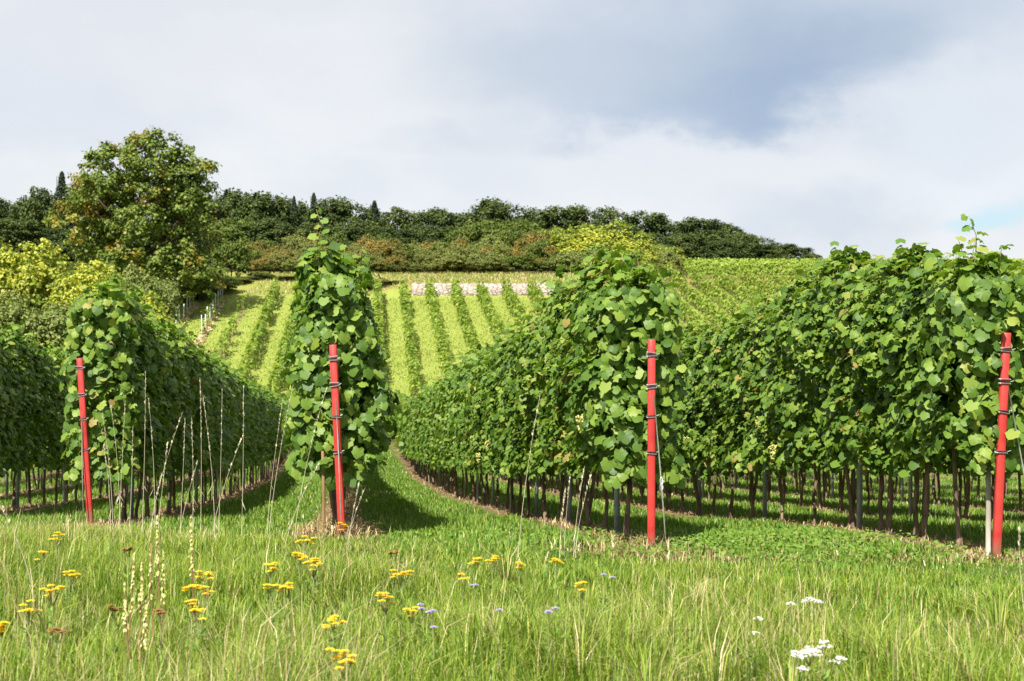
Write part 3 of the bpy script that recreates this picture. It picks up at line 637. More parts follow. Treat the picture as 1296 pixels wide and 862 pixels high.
# the big oak: lobes measured from the photograph in pixels, 15 px to the metre at 120 m
D0 = 118.0; ppm = FPX / D0; ox, oy = 178.0, 398.0
rng = np.random.default_rng(5)
OL = [(195, 208, 42), (150, 218, 36), (238, 215, 33), (255, 240, 20), (168, 255, 48), (225, 262, 44), (118, 245, 26), (104, 285, 34), (150, 302, 48), (205, 312, 50), (245, 300, 30), (232, 348, 42), (190, 352, 38), (92, 300, 22), (262, 348, 20), (212, 186, 22), (178, 184, 16), (140, 196, 18), (250, 268, 26), (228, 235, 36), (200, 240, 40), (130, 270, 32), (160, 190, 18), (238, 190, 16), (120, 330, 26), (160, 345, 36), (135, 238, 32), (150, 268, 34), (96, 275, 24), (215, 340, 40)]
lobes = []
for px, py, r in OL: lobes.append(((px - ox) / ppm, rng.normal(0, 1.6), (oy - py) / ppm, r / ppm, r / ppm * 1.25, r / ppm * .92))
for q in range(12): a = rng.uniform(0, 6.28); lobes.append((math.cos(a) * 3.2, math.sin(a) * 4.0 + .5, rng.uniform(4, 11), 2.1, 2.1, 1.7))
oc = crown_mesh('oak_crown', lobes, 1500, 40, .23, .60, 'oak_leaf', 21, .45, .18)
x = at(ox, D0); put_tree('oak_tree', oc, tree_trunk(10.5, .42, 4, 9, .36), x, D0, 'huge oak with some orange leaves, tallest tree on the slope', 'tree', None)

def blob_lobes(seed, n=9, flat=1.0):
    rng = np.random.default_rng(seed); L_ = [(0, 0, .5, .36, .36, .44)]
    for q in range(n): a = q * 2.4 + rng.uniform(-.4, .4); hgt = rng.uniform(.12, .86); rr_ = .40 * math.sqrt(max(.05, 1 - ((hgt - .5) / .58) ** 2)); L_.append((math.cos(a) * rr_ * .75, math.sin(a) * rr_ * .75, hgt, rng.uniform(.15, .24), rng.uniform(.15, .24), rng.uniform(.12, .19)))
    return L_
def bush_lobes(seed, n=9):
    rng = np.random.default_rng(seed); L_ = [(0, 0, .38, .40, .40, .40)]
    for q in range(n): a = q * 2.4 + rng.uniform(-.4, .4); r_ = rng.uniform(.2, .36); L_.append((math.cos(a) * r_, math.sin(a) * r_, rng.uniform(.2, .74), rng.uniform(.14, .24), rng.uniform(.14, .24), rng.uniform(.14, .24)))
    return L_
FOREST = [crown_mesh('forest_crown', blob_lobes(300 + i, 14), 330, 30, .034, .085, 'forest_leaf', 310 + i, .4, .2) for i in range(5)]
GREEN = [crown_mesh('green_crown', blob_lobes(330 + i, 14), 330, 30, .034, .085, 'green_leaf', 340 + i, .4, .2) for i in range(3)]
FTR = [tree_trunk(.62, .028, 360 + i, 5, .3) for i in range(3)]
def cone_mesh(seed, mname='needle'):
    rng = np.random.default_rng(seed); n = 3200; f = rng.random(n) ** .8; tier = np.clip((np.floor(f * 18) + .5) / 18 + rng.normal(0, .022, n), .0, .995); a = rng.uniform(0, 6.28, n); rmax = .30 * (1 - tier) ** .85 + .012; r_ = rmax * np.sqrt(rng.random(n)) * (.8 + .4 * Noise2(seed)(a * 1.6, tier * 20)); z = .12 + .88 * tier - .12 * r_ + rng.normal(0, .008, n)
    dr = np.stack([np.cos(a), np.sin(a), 0 * a], 1); mb = MB(); scatter(mb, Q_V, Q_F, dr * r_[:, None] + np.stack([0 * a, 0 * a, z], 1), np.array([0, 0, 1]) + dr * .5 + rng.normal(0, .25, (n, 3)), dr + np.array([0, 0, -.35]), rng.uniform(.035, .07, n) * (1.1 - .62 * tier), 0)
    return mb.mesh('conifer_crown', [M[mname]])
CONE = [cone_mesh(400), cone_mesh(401)]; CTR = tree_trunk(.95, .02, 402, 0)
SHRUB = {m_: [crown_mesh(m_ + '_crown', bush_lobes(500 + 10 * q + i), 330, 30, .034, .085, m_, 520 + 10 * q + i, .4, .2) for i in range(2)] for q, m_ in enumerate(('autumn_leaf', 'scrub_leaf', 'green_leaf', 'yellow_leaf', 'olive_leaf', 'forest_leaf'))}
STR = [tree_trunk(.45, .022, 600 + i, 5, .45) for i in range(2)]
def ptree(name, px, ptop, wpx, d, label, cat, group, cms, tms, depth=1.0, pbase=None):
    x = at(px, d); zt = zpx(ptop, d); zb = gzf(x, d) if pbase is None else min(gzf(x, d), zpx(pbase, d)); h = zt - zb; w = wpx * d / FPX / .92
    cm = rr.choice(cms); tm = rr.choice(tms)
    return put_tree(name, cm, tm, x, d, label, cat, group, (w, w * depth, h * 1.0), rr.uniform(-.5, .5), zb)
# wood on the ridge: (column, top row, width)
back = [(-40, 250, 80), (2, 248, 66), (34, 250, 60), (60, 236, 60), (108, 232, 60), (262, 252, 60), (290, 240, 62), (328, 248, 66), (362, 254, 60), (412, 250, 58), (440, 250, 64), (472, 262, 50), (506, 261, 62), (545, 262, 66),
        (582, 268, 52), (612, 258, 60), (640, 253, 70), (676, 262, 50), (704, 258, 66), (742, 262, 56), (778, 265, 60), (812, 268, 62), (846, 277, 56), (878, 275, 62), (908, 281, 58), (938, 292, 54), (962, 300, 48), (984, 306, 46), (1006, 314, 40), (1024, 322, 30)]
for i, (px, pt, w) in enumerate(back):
    right = px > 820
    ptree('forest_tree', px, pt + rr.randint(-2, 2), w * 1.22, (184 if not right else 178) + rr.uniform(-5, 5), f'{ordinal(i)} dark tree from the left along the skyline wood', 'tree', 'dark trees of the wood on the ridge', FOREST, FTR)
front = [(12, 276, 70), (50, 284, 70), (20, 300, 60), (286, 276, 60), (325, 276, 70), (368, 284, 64), (404, 282, 60), (446, 286, 64), (486, 288, 60), (520, 286, 66), (560, 290, 60), (606, 280, 64), (652, 278, 60), (690, 290, 60), (850, 296, 60), (884, 296, 62), (918, 302, 58), (948, 308, 54), (974, 314, 46), (866, 308, 50)]
front += [(-60, 312, 60), (-10, 318, 60), (40, 316, 60), (85, 314, 60), (130, 312, 60), (180, 314, 60), (230, 310, 60), (275, 310, 60), (310, 306, 56), (350, 306, 56), (395, 308, 56), (430, 306, 56)]
for i, (px, pt, w) in enumerate(front):
    g = px in (606, 652, 286)
    ptree('forest_tree', px, pt, w * 1.22, 168 + rr.uniform(-4, 4), f'{ordinal(i)} lower dark tree from the left along the wood edge below the skyline' if not g else {606: 'mid green rounded tree lower than the skyline wood, above the orange scrub', 652: 'mid green tree beside the rounded one below the skyline wood', 286: 'mid green tree right of the oak at the wood edge'}[px], 'tree', 'lower trees along the wood edge', GREEN if g else FOREST, FTR)
for i, (px, pt, w, d, lb) in enumerate(((78, 217, 30, 176, 'dark pointed spruce standing above the wood left of the oak'), (397, 244, 22, 186, 'thin dark conifer top sticking out of the skyline behind the tall shoot'), (474, 254, 26, 185, 'pointed conifer top in the wood right of the tall shoot'), (372, 248, 18, 184, 'tiny conifer tip left of the thin conifer top'), (952, 296, 16, 182, 'small pointed conifer on the falling right end of the wood'))):
    ptree('conifer_tree', px, pt, w * 2.2, d, lb, 'conifer', None, CONE, [CTR])
# scrub belt above the terrace
belt = []
brg = random.Random(77)
for row_, (d_, base, step) in enumerate(((157, 298, 20), (151, 309, 19), (145, 324, 18))):
    px = 300 + row_ * 9
    while px < 850:
        pt = base + brg.uniform(-13, 8) - (8 if 455 < px < 480 or 560 < px < 720 else 0) * (row_ < 2)
        r_ = brg.random(); warm = .52 if px < 560 else .26
        kind = 'autumn_leaf' if r_ < warm * (1.1 if row_ < 2 else .6) else ('green_leaf' if r_ > .80 else 'scrub_leaf')
        if px > 580 and r_ > .42: kind = 'olive_leaf' if r_ < .78 else 'green_leaf'
        if px > 690 and r_ > .30 and row_ < 2: kind = 'olive_leaf' if r_ < .7 else 'yellow_leaf'
        belt.append((px, pt, brg.uniform(24, 38), d_ + brg.uniform(-1.5, 1.5), kind)); px += step * brg.uniform(.8, 1.25)
belt += [(292, 292, 44, 135, 'green_leaf'), (590, 274, 48, 162, 'green_leaf'), (640, 270, 50, 163, 'green_leaf'), (760, 276, 76, 150, 'yellow_leaf'), (728, 291, 56, 149, 'yellow_leaf'), (795, 291, 62, 149, 'yellow_leaf'), (832, 310, 46, 147, 'yellow_leaf'),
         (848, 330, 34, 143, 'autumn_leaf'), (482, 350, 30, 130.5, 'scrub_leaf'), (458, 353, 34, 131, 'scrub_leaf'), (500, 354, 26, 130, 'autumn_leaf'), (330, 342, 30, 136, 'scrub_leaf'), (366, 348, 34, 136, 'autumn_leaf'), (300, 350, 34, 134, 'scrub_leaf')]
nm_ = {'autumn_leaf': 'orange brown scrub bush', 'scrub_leaf': 'dull olive scrub bush', 'green_leaf': 'dark green bush', 'yellow_leaf': 'bright yellow green tree', 'olive_leaf': 'pale olive bush'}
cnt = {}
for (px, pt, w, d, mt_) in belt:
    i = cnt.get(mt_, 0); cnt[mt_] = i + 1
    lb = f'{ordinal(i)} {nm_[mt_]} from the left in the scrub belt below the wood'
    if px == 760: lb = 'bright yellow green tree, largest of the scrub belt above the stone wall'
    if px == 830: lb = 'yellow green bush at the right end of the scrub belt'
    ptree('scrub_bush' if px != 760 else 'yellow_tree', px, pt, w * 1.2, d, lb, 'bush' if px != 760 else 'tree', 'scrub belt above the terrace', SHRUB[mt_], STR)
# trees and bushes at the left
left = [('yellow_bush', 32, 300, 130, 98, 'yellow_leaf', 'large yellow bush at the left edge under the dark wood'), ('olive_bush', 44, 352, 118, 90, 'olive_leaf', 'grey olive bush in front of the yellow bush at the left'),
        ('yellow_bush', 134, 328, 120, 94, 'yellow_leaf', 'yellow green bush at the foot of the oak'), ('green_bush', 186, 322, 78, 100, 'olive_leaf', 'dark olive bush right of the yellow one under the oak'), ('green_bush', 232, 336, 84, 126, 'green_leaf', 'green bush hiding the trunk of the oak'), ('green_bush', 272, 340, 56, 129, 'green_leaf', 'small dark bush beside the white stakes'),
        ('green_bush', 62, 322, 60, 136, 'green_leaf', 'dark bush between the yellow bush and the oak'), ('green_bush', 100, 330, 56, 132, 'green_leaf', 'dark bush below the lowest orange bough of the oak'), ('green_bush', 14, 326, 60, 138, 'green_leaf', 'dark bush behind the large yellow bush at the left edge'),
        ('green_bush', -40, 330, 110, 96, 'green_leaf', 'green bush at the far left edge behind the vines')]
BIG = {m_: [crown_mesh(m_ + '_big', bush_lobes(800 + 10 * q + i, 13), 800, 32, .023, .070, m_, 820 + 10 * q + i, .45, .2) for i in range(2)] for q, m_ in enumerate(('green_leaf', 'yellow_leaf', 'olive_leaf'))}
for (nm, px, pt, w, d, mt_, lb) in left: ptree(nm, px, pt, w * 1.15, d, lb, 'bush', None, BIG[mt_], STR)

# ------------------------------------------------------------------ grass
def blade_mesh(name, P, Hh, Wd, lean, az, mats, mi):
    n = len(P); dx, dy = np.cos(az), np.sin(az); sxv = np.stack([-dy, dx, 0 * dx], 1) * (Wd / 2)[:, None]; fw = np.stack([dx, dy, 0 * dx], 1); upv = np.array([0, 0, 1.0])
    mid = P + upv * (Hh * .58)[:, None] + fw * (lean * .28 * Hh)[:, None]; tip = P + upv * (Hh * (1 - .30 * lean ** 2))[:, None] + fw * (lean * .95 * Hh)[:, None]
    V = np.stack([P - sxv, P + sxv, mid + sxv * .8, mid - sxv * .8, tip], 1).reshape(-1, 3)
    F = (np.array([(0, 1, 2), (0, 2, 3), (3, 2, 4)])[None] + (np.arange(n) * 5)[:, None, None]).reshape(-1, 3)
    mb = MB(); mb.add(V, F); mb.M = [np.repeat(mi, 3)]
    return mb.mesh(name, mats)
nA, nB, nC = Noise2(1), Noise2(2), Noise2(3)
def rowdist(x, y):
    u = (x - ROW0 - VX * y) / PITCH; return np.abs(u - np.round(u)) * PITCH
rng = np.random.default_rng(11)
def wedge(n, y0, y1, p, side=1.2):
    y = y0 + (y1 - y0) * rng.random(n) ** p; x = rng.uniform(-1, 1, n) * (.385 * y + side + 1.0); return x, y
def meadow_end(x): return np.interp(x, [-8, -4.4, -1.5, 1.1, 3.6, 8], [15.0, 14.2, 12.2, 10.9, 9.9, 9.2])
x, y = wedge(400000, 3.6, 15.5, .80); me_ = meadow_end(x)
k_ = y < me_ + rng.normal(-.2, 1.25, len(y)); x, y, me_ = x[k_], y[k_], me_[k_]
pat = nA(x * .9 + 5, y * .9); pat2 = nB(x * 2.6, y * 2.6 + 8); k_ = rng.random(len(x)) < .45 + .75 * pat2; x, y, pat, pat2, me_ = x[k_], y[k_], pat[k_], pat2[k_], me_[k_]
n = len(x); fall = np.clip((me_ - y - .6 * pat) / 4.2, 0, 1)                 # shorter towards the rows
rgt = np.clip((x - .6) / 2.5, 0, 1)
Hh = (.026 + .23 * fall * (.30 + pat) + .03 * pat2) * rng.uniform(.5, 1.4, n) * (.75 + .6 * nC(x * 3.1, y * 3.1)); Wd = rng.uniform(.0022, .0055, n) * (1 + .05 * y)
mi = (rng.random(n) < .04 + .03 * rgt + .12 * (nC(x * 1.1, y * 1.1) > .62)).astype(int)
Hh *= 1 + .55 * mi * rng.random(n); Wd *= 1 - .35 * mi
P = np.stack([x, y, gz(x, y) - .02], 1)
tag(link('meadow_grass', blade_mesh('meadow_grass', P, Hh, Wd, np.abs(rng.normal(.55, .38, n)).clip(0, 1.4), rng.uniform(0, 6.28, n), [M['grass'], M['straw']], mi)), 'tall uncut meadow grass in front of the red posts', 'grass', None, 'stuff')
x, y = wedge(430000, 7.4, 80, 1.6, 1.5); k_ = (y > meadow_end(x) - 2.2) & (rng.random(len(x)) < np.where((rowdist(x, y) < .32) & (y > meadow_end(x) + .35), .06, 1.0)); x, y = x[k_], y[k_]
n = len(x); Hh = (.028 + .06 * nB(x * 2, y * 2)) * rng.uniform(.5, 1.4, n) * (1 + .012 * y) * np.where(rowdist(x, y) < .45, .5, 1.0); Wd = rng.uniform(.004, .009, n) * (1 + .055 * y)
tag(link('mown_grass', blade_mesh('mown_grass', np.stack([x, y, gz(x, y) - .01], 1), Hh, Wd, np.abs(rng.normal(.4, .3, n)).clip(0, 1.1), rng.uniform(0, 6.28, n), [M['mown'], M['straw']], (rng.random(n) < .03).astype(int))), 'short green grass in the aisles between the vine rows', 'grass', None, 'stuff')
# dead straw and rusty weeds under the vines and at the row ends
x = []; y = []
for k in range(-1, 8):
    n = 3800; yy = ENDY[k] - .5 + (50 - ENDY[k]) * rng.random(n) ** 1.7; xx = row_x(k, yy) + rng.normal(0, .15, n); x.append(xx); y.append(yy)
for cx, cy, sx_, sy_, n in ((at(418, 12.1), 12.1, .16, .25, 800), (at(1220, 10.4), 10.35, .5, .14, 1300), (at(1120, 11.6), 11.5, .35, .12, 400), (at(780, 11.1), 11.0, .30, .20, 420), (at(140, 14.4), 14.4, .3, .25, 600), (at(905, 10.6), 10.3, .4, .1, 400)):
    x.append(rng.normal(cx, sx_, n)); y.append(rng.normal(cy, sy_, n))
x = np.concatenate(x); y = np.concatenate(y); n = len(x)
Hh = (.02 + .06 * rng.random(n) ** 2) * (1 + 1.6 * ((np.abs(x - at(418, 12.1)) < .5) & (y < 13) & (y > 11.4)) + .8 * ((np.abs(x - at(780, 11)) < .7) & (y < 11.8)))
tag(link('dry_weeds', blade_mesh('dry_weeds', np.stack([x, y, gz(x, y) - .005], 1), Hh, rng.uniform(.004, .010, n) * (1 + .03 * y), np.abs(rng.normal(.8, .5, n)).clip(0, 1.8), rng.uniform(0, 6.28, n), [M['rust_weed'], M['straw']], (rng.random(n) < .45).astype(int))), 'dead brown weeds and straw under the vine rows', 'weeds', None, 'stuff')
# low leafy weeds along the row behind the rightmost post
P = []
for cx, cy, sx_, sy_, n in ((at(930, 11.0), 11.2, .9, .5, 1300), (at(1080, 10.6), 10.5, .8, .4, 700), (at(880, 11.6), 11.9, .6, .6, 900), (at(700, 12.2), 11.8, .6, .4, 700), (at(1010, 12.2), 12.0, .6, .6, 900)):
    xx = rng.normal(cx, sx_, n); yy = rng.normal(cy, sy_, n); P.append(np.stack([xx, yy, gz(xx, yy) + .005 + .06 * rng.random(n) * (.4 + nB(xx * 3, yy * 3))], 1))
P = np.concatenate(P); n = len(P); mb = MB(); scatter(mb, MID_V, MID_F, P, np.array([0, -.2, 1]) + rng.normal(0, .4, (n, 3)), rng.normal(0, 1, (n, 3)), rng.uniform(.014, .034, n), 0, rng.uniform(.5, 1.5, n))
tag(link('ground_cover', mb.mesh('ground_cover', [M['clover']])), 'low bright leafy weeds along the foot of the right rows', 'weeds', None, 'stuff')
# dry grass strip above the wall
n = 16000; x = rng.uniform(-24, 16, n); y = rng.uniform(128.2, 142, n)
tag(link('dry_grass', blade_mesh('dry_grass', np.stack([x, y, gz(x, y)], 1), rng.uniform(.10, .34, n), rng.uniform(.03, .07, n), np.abs(rng.normal(.4, .3, n)), rng.uniform(0, 6.28, n), [M['straw'], M['grass']], (rng.random(n) < .55).astype(int))), 'strip of dry yellow grass above the stone wall', 'grass', None, 'stuff')

# tufts on the far mown slope
n = 90000; y = 88 + 39 * rng.random(n); x = rng.uniform(-34, 14, n); pt_ = nA(x * .35, y * .22)
k_ = rng.random(n) < .35 + .8 * pt_; x, y = x[k_], y[k_]; n = len(x)
tag(link('hillside_grass', blade_mesh('hillside_grass', np.stack([x, y, gz(x, y)], 1), rng.uniform(.05, .15, n), rng.uniform(.03, .07, n), np.abs(rng.normal(.6, .4, n)), rng.uniform(0, 6.28, n), [M['grass'], M['straw']], (rng.random(n) < .08).astype(int))), 'mown yellow green grass between the vine rows of the far slope', 'grass', None, 'stuff')

# ------------------------------------------------------------------ tall dry grass stalks
def stalk(px, py, pxb, d, label, seed, mname='pale_straw', r=.0023):
    rng = np.random.default_rng(seed); xb, xt = at(pxb, d), at(px, d); zb = gzf(xb, d); H = zpx(py, d) - zb; root_x = xb
    mb = MB(); s = np.linspace(0, 1, 9); ax = (xt - xb) * s ** 1.5; pts = [(ax[i], .04 * math.sin(3 * s[i]), H * s[i]) for i in range(9)]
    tube(mb, pts, list(np.linspace(r, r * .35, 9)), 5, 0)
    n = 26; q = rng.uniform(.62, 1.0, n); pp = np.stack([np.interp(q, s, ax), .04 * np.sin(3 * q), H * q], 1); a = rng.uniform(0, 6.28, n)
    scatter(mb, Q_V * np.array([.45, 1, 1]), Q_F, pp, np.stack([np.cos(a), np.sin(a), .3 + 0 * a], 1), np.stack([np.cos(a) * .35, np.sin(a) * .35, 1 + 0 * a], 1), rng.uniform(.014, .030, n), 0)
    n = 2; q = rng.uniform(.1, .4, n); a = rng.uniform(0, 6.28, n); pp = np.stack([np.interp(q, s, ax), 0 * q, H * q], 1)
    scatter(mb, Q_V * np.array([.045, 1, 1]), Q_F, pp, np.stack([np.cos(a), np.sin(a), .6 + 0 * a], 1), np.stack([np.cos(a), np.sin(a), .2 + 0 * a], 1), rng.uniform(.05, .11, n), 0)
    tag(link('dry_grass_stalk', mb.mesh('dry_grass_stalk', [M[mname]]), None, (root_x, d, zb)), label, 'grass stalk', 'tall dry grass stalks')
ST = [(129, 523, 143), (140, 513, 152), (158, 509, 150), (184, 470, 180), (168, 540, 164), (231, 522, 190), (234, 530, 228), (242, 527, 244), (188, 505, 196), (253, 478, 254), (257, 504, 272), (281, 494, 277), (308, 490, 306), (308, 550, 268), (250, 585, 228), (212, 560, 200), (131, 562, 140), (205, 600, 190), (358, 505, 338)]
for i, (px, py, pb) in enumerate(ST): stalk(px, py, pb, 11.6 + (i * 37 % 10) * .12, f'{ordinal(i)} tall dry grass stalk of the clump right of the leftmost red post', 1000 + i)
for i, (px, py, pb, d, lb) in enumerate(((371, 487, 340, 11.4, 'dry stalk leaning right in the grassy aisle left of the lone row'), (414, 489, 372, 11.2, 'bent dry stalk just left of the second red post'), (684, 498, 655, 9.6, 'single dry stalk leaning right before the middle row'), (405, 585, 360, 10.8, 'short dry stalk low before the second red post'), (0, 640, 45, 8.0, 'pale stalk leaning out at the left edge'), (740, 590, 726, 10.4, 'first dry stalk of the small clump left of the third red post'), (748, 602, 728, 10.5, 'second dry stalk of the small clump left of the third red post'), (722, 600, 714, 10.4, 'third dry stalk of the small clump left of the third red post'), (716, 618, 708, 10.3, 'fourth dry stalk of the small clump left of the third red post'), (1290, 665, 1296, 8.0, 'dry stalk at the right edge before the rightmost red post'), (455, 610, 440, 10.6, 'first green straw stem right of the second red post'), (462, 618, 438, 10.7, 'second straw stem right of the second red post'))):
    stalk(px, py, pb, d, lb, 1100 + i, 'pale_straw', .0021)
# broad wild grass tufts that overtop the meadow
def tuft(px, d, h, n, label, seed, mats=('grass', 'straw')):
    rng = np.random.default_rng(seed); x = at(px, d); z = gzf(x, d); a = rng.uniform(0, 6.28, n); rr_ = rng.uniform(0, .06, n)
    P = np.stack([rr_ * np.cos(a), rr_ * np.sin(a), 0 * a - .02], 1)
    tag(link('grass_tuft', blade_mesh('grass_tuft', P, h * rng.uniform(.6, 1.1, n), rng.uniform(.0035, .0075, n), rng.uniform(.25, 1.1, n), a, [M[m_] for m_ in mats], (rng.random(n) < .2).astype(int)), None, (x, d, z)), label, 'grass tuft', 'tall grass tufts in the meadow')
for i, (px, d, h) in enumerate(((60, 7.2, .45), (165, 9.0, .45), (300, 6.2, .40), (520, 6.0, .42), (735, 6.3, .46), (820, 5.8, .5), (905, 6.0, .45), (1000, 5.8, .42), (1130, 6.2, .48), (1230, 5.9, .45), (1265, 7.4, .5), (385, 9.4, .5), (640, 9.3, .42), (870, 8.2, .35), (-5, 6.5, .45))):
    tuft(px, d, h * .8, 60, f'{ordinal(i)} tall grass tuft from the left in the foreground meadow' if i else 'first tall grass tuft from the left in the foreground meadow', 1200 + i)

# ------------------------------------------------------------------ flowers
def solve(px, py, h):
    d = 6.0
    for _ in range(60):
        z = gzf(at(px, d), d) + h; dn = (z - EYE) * FPX / (HY - py) if abs(HY - py) > 1 else d; d += .5 * (max(3.8, min(16, dn)) - d)
    return d
def flower(name, px, py, h, kind, label, seed, head_r=.05, nh=6):
    rng = np.random.default_rng(seed); d = solve(px, py, h); x = at(px, d); z = gzf(x, d)
    root = empty(name, (x, d, z)); tag(root, label, 'flower', None)
    sway = rng.normal(0, .03, 2); tops = []
    mb = MB(); tube(mb, [(sway[0] * -1, sway[1] * -1, -.02), (0, 0, h * .5), (0, 0, h * .78)], [.003, .0028, .0022], 5, 0)
    for q in range(nh):
        a = rng.uniform(0, 6.28); r_ = head_r * math.sqrt(rng.random()) if nh > 1 else 0; tp = (r_ * math.cos(a), r_ * math.sin(a), h + rng.normal(0, .013 if kind == 'yellow' else .005) - r_ * .2); tops.append(tp)
        tube(mb, [(0, 0, h * .76), (tp[0] * .6, tp[1] * .6, h * .9), tp], [.0016, .0014, .0012], 4, 0)
    n = 9; zz = rng.uniform(.08, .7, n) * h; a = rng.uniform(0, 6.28, n); dr = np.stack([np.cos(a), np.sin(a), .5 + 0 * a], 1)
    scatter(mb, Q_V * np.array([.3, 1, 1]), Q_F, np.stack([0 * a, 0 * a, zz], 1), np.stack([-np.cos(a) * .5, -np.sin(a) * .5, 1 + 0 * a], 1), dr, rng.uniform(.04, .085, n), 1)
    link('stem', mb.mesh('flower_stem', [M['stem'], M['clover']]), root)
    for tp in tops:
        mb = MB(); tp = np.array(tp)
        if kind in ('yellow', 'violet', 'brown'):
            k = 12; a = np.linspace(0, 6.28, k + 1)[:-1] + rng.uniform(0, 1); dr = np.stack([np.cos(a), np.sin(a), .12 + 0 * a], 1); rs = .021 if kind != 'violet' else .019
            scatter(mb, Q_V * np.array([.45, 1, 1]), Q_F, tp + dr * .003, np.stack([-np.cos(a) * .3, -np.sin(a) * .3, 1 + 0 * a], 1), dr, np.full(k, rs), 0)
            k = 7; a = np.linspace(0, 6.28, k + 1)[:-1]; dr = np.stack([np.cos(a), np.sin(a), .7 + 0 * a], 1); scatter(mb, Q_V * np.array([.5, 1, 1]), Q_F, tp + 0 * dr, dr * np.array([-.6, -.6, 1]), dr, np.full(k, .016), 0)
        else:
            k = 26; r_ = .021 * np.sqrt(rng.random(k)); a = rng.uniform(0, 6.28, k); scatter(mb, Q_V, Q_F, tp + np.stack([r_ * np.cos(a), r_ * np.sin(a), rng.normal(0, .002, k) - r_ * .15], 1), np.array([0, 0, 1]) + rng.normal(0, .35, (k, 3)), rng.normal(0, 1, (k, 3)), rng.uniform(.007, .012, k), 0)
        link('flower_head', mb.mesh('flower_head', [M[kind + '_petal']]), root)
YF = [(387, 683, 8, 'yellow flower cluster low left of the second red post'), (379, 704, 9, 'left of the two dense yellow flower clusters below the second red post'), (397, 712, 9, 'right of the two dense yellow flower clusters below the second red post'), (434, 664, 5, 'yellow flowers in front of the foot of the second red post'), (342, 716, 5, 'thin yellow flowers left of the dense clusters'), (362, 742, 6, 'thin yellow flowers below the dense clusters'), (345, 742, 4, 'sparse yellow flowers beside the thin ones'),
      (264, 728, 6, 'top yellow flower head of the ragged clump in the left meadow'), (241, 745, 5, 'left yellow flower head of the ragged clump in the left meadow'), (258, 748, 4, 'middle yellow flower head of the ragged clump in the left meadow'), (243, 763, 5, 'lower left yellow flower head of the ragged clump'), (252, 775, 5, 'lowest yellow flower head of the ragged clump'), (88, 725, 6, 'yellow flowers in the far left meadow, upper one'), (67, 745, 7, 'orange yellow flowers in the far left meadow, middle one'), (36, 769, 6, 'yellow flowers in the far left meadow, lower one'), (2, 792, 5, 'yellow flower at the left picture edge'), (50, 700, 3, 'small yellow flowers under the leaning stalk'), (72, 680, 4, 'small yellow flowers near the leftmost red post'),
      (508, 726, 7, 'yellow flower cluster, upper one, in the middle meadow'), (488, 757, 7, 'yellow flower cluster, lower one, in the middle meadow'), (422, 783, 7, 'yellow cluster high of three at the bottom of the meadow'), (427, 824, 5, 'yellow cluster middle of three at the bottom of the meadow'), (437, 838, 4, 'yellow cluster lowest of three at the bottom of the meadow'), (600, 711, 4, 'small yellow flowers left of the aisle mouth'), (623, 708, 4, 'small yellow flowers in the aisle mouth'), (657, 716, 3, 'faint yellow flowers before the middle row'), (585, 732, 1, 'single tiny yellow flower beside a violet one'), (522, 773, 3, 'pale yellow flowers right of the lower cluster'), (703, 711, 3, 'faint yellow flowers left of the third red post'), (738, 740, 2, 'tiny yellow flowers in the right middle meadow')]
for i, (px, py, nh, lb) in enumerate(YF): flower('yellow_flower', px, py, .36 if py < 760 else .33, 'yellow', lb, 1300 + i, .05 if nh > 5 else .035, nh + 2)
for i, (px, py, nh, hr, lb) in enumerate(((1027, 757, 5, .035, 'white flower umbel highest in the right meadow'), (1024, 821, 9, .06, 'largest white flower umbel in the right meadow'), (1040, 813, 3, .02, 'white umbel touching the largest one on its right'), (1008, 825, 4, .02, 'white umbel touching the largest one on its left'), (1059, 832, 3, .022, 'small white umbel right of the largest one'), (1015, 845, 2, .012, 'small white umbel below the largest one'), (953, 798, 1, .0, 'lower of two tiny white flowers left of the umbels'), (961, 785, 1, 0, 'upper of two tiny white flowers left of the umbels'), (1000, 763, 1, 0, 'tiny white flower left of the highest umbel'))):
    flower('white_flower', px, py, .30, 'white', lb, 1400 + i, hr, nh)
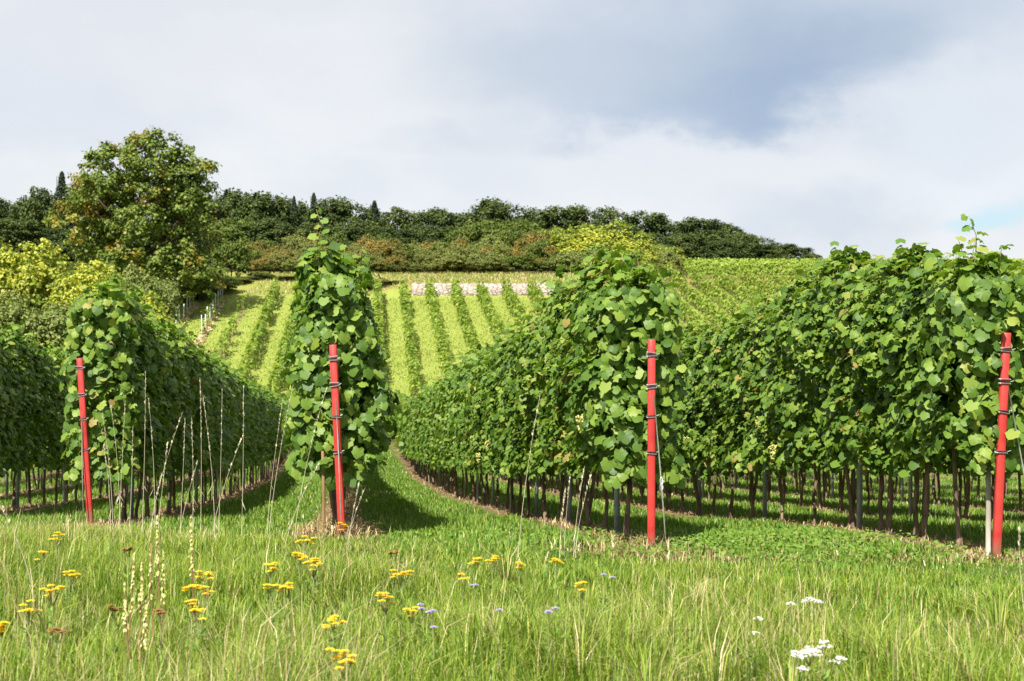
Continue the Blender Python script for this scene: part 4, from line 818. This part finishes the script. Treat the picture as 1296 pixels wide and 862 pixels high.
for i, (px, py, nh, lb) in enumerate(((536, 765, 2, 'violet flower left of a pale one in the middle meadow'), (548, 775, 3, 'violet flower spike in the middle meadow'), (549, 795, 1, 'pale violet flower under the spike'), (601, 740, 2, 'pale violet flower near the aisle mouth'), (632, 771, 1, 'whitish violet flower in the middle meadow'), (694, 775, 3, 'violet flower on a long dark stem'), (703, 770, 1, 'violet flower touching the long stemmed one'), (764, 728, 1, 'pale flower below the third red post'), (775, 732, 1, 'pale violet flower below the third red post'))):
    flower('violet_flower', px, py, .32, 'violet', lb, 1500 + i, .02, nh)
for i, (px, py, lb) in enumerate(((163, 694, 'rusty brown seed head below the dry stalks'), (204, 775, 'rusty orange seed head in the left meadow'), (145, 768, 'orange brown flower head left in the meadow'), (500, 699, 'rusty brown seed head right of the second red post'), (72, 797, 'faint rusty seed head in the far left meadow'))):
    flower('brown_flower', px, py, .34, 'brown', lb, 1600 + i, .03, 6)
def spike(px, py, h, label, seed):
    rng = np.random.default_rng(seed); d = solve(px, py, h); x = at(px, d); z = gzf(x, d); root = empty('flower_spike', (x, d, z)); tag(root, label, 'flower', 'pale flower spikes in the left meadow')
    mb = MB(); lean = rng.normal(0, .04); tube(mb, [(-lean, 0, -.02), (-lean * .4, 0, h * .5), (0, 0, h)], [.004, .0035, .002], 5)
    link('stem', mb.mesh('spike_stem', [M['red_stem']]), root)
    n = 80; q = rng.uniform(.5, 1, n); a = rng.uniform(0, 6.28, n); r_ = .038 * (1.15 - q) * rng.uniform(.3, 1, n); mb = MB()
    scatter(mb, Q_V * np.array([.7, 1, 1]), Q_F, np.stack([r_ * np.cos(a) - lean * .4 * (1 - q), r_ * np.sin(a), h * q], 1), np.stack([np.cos(a), np.sin(a), .4 + 0 * a], 1), np.stack([np.cos(a), np.sin(a), .8 + 0 * a], 1), rng.uniform(.009, .022, n), 0)
    link('blossom', mb.mesh('spike_blossom', [M['cream_petal']]), root)
for i, (px, py, h, lb) in enumerate(((170, 702, .55, 'pale cream flower spike, broadest of the left meadow'), (180, 712, .5, 'pale cream flower spike beside the broadest one'), (158, 738, .45, 'pale cream flower spike lower left of the broadest one'), (190, 680, .6, 'pale cream flower spike with reddish stem under the stalks'), (199, 655, .62, 'slim cream spike rising among the dry stalks'), (242, 654, .65, 'tall slim cream spike right of the dry stalks'), (207, 700, .5, 'thin cream spike right of the broadest one'), (186, 760, .42, 'low cream spike below the broadest one'))): spike(px, py, h, lb, 1700 + i)
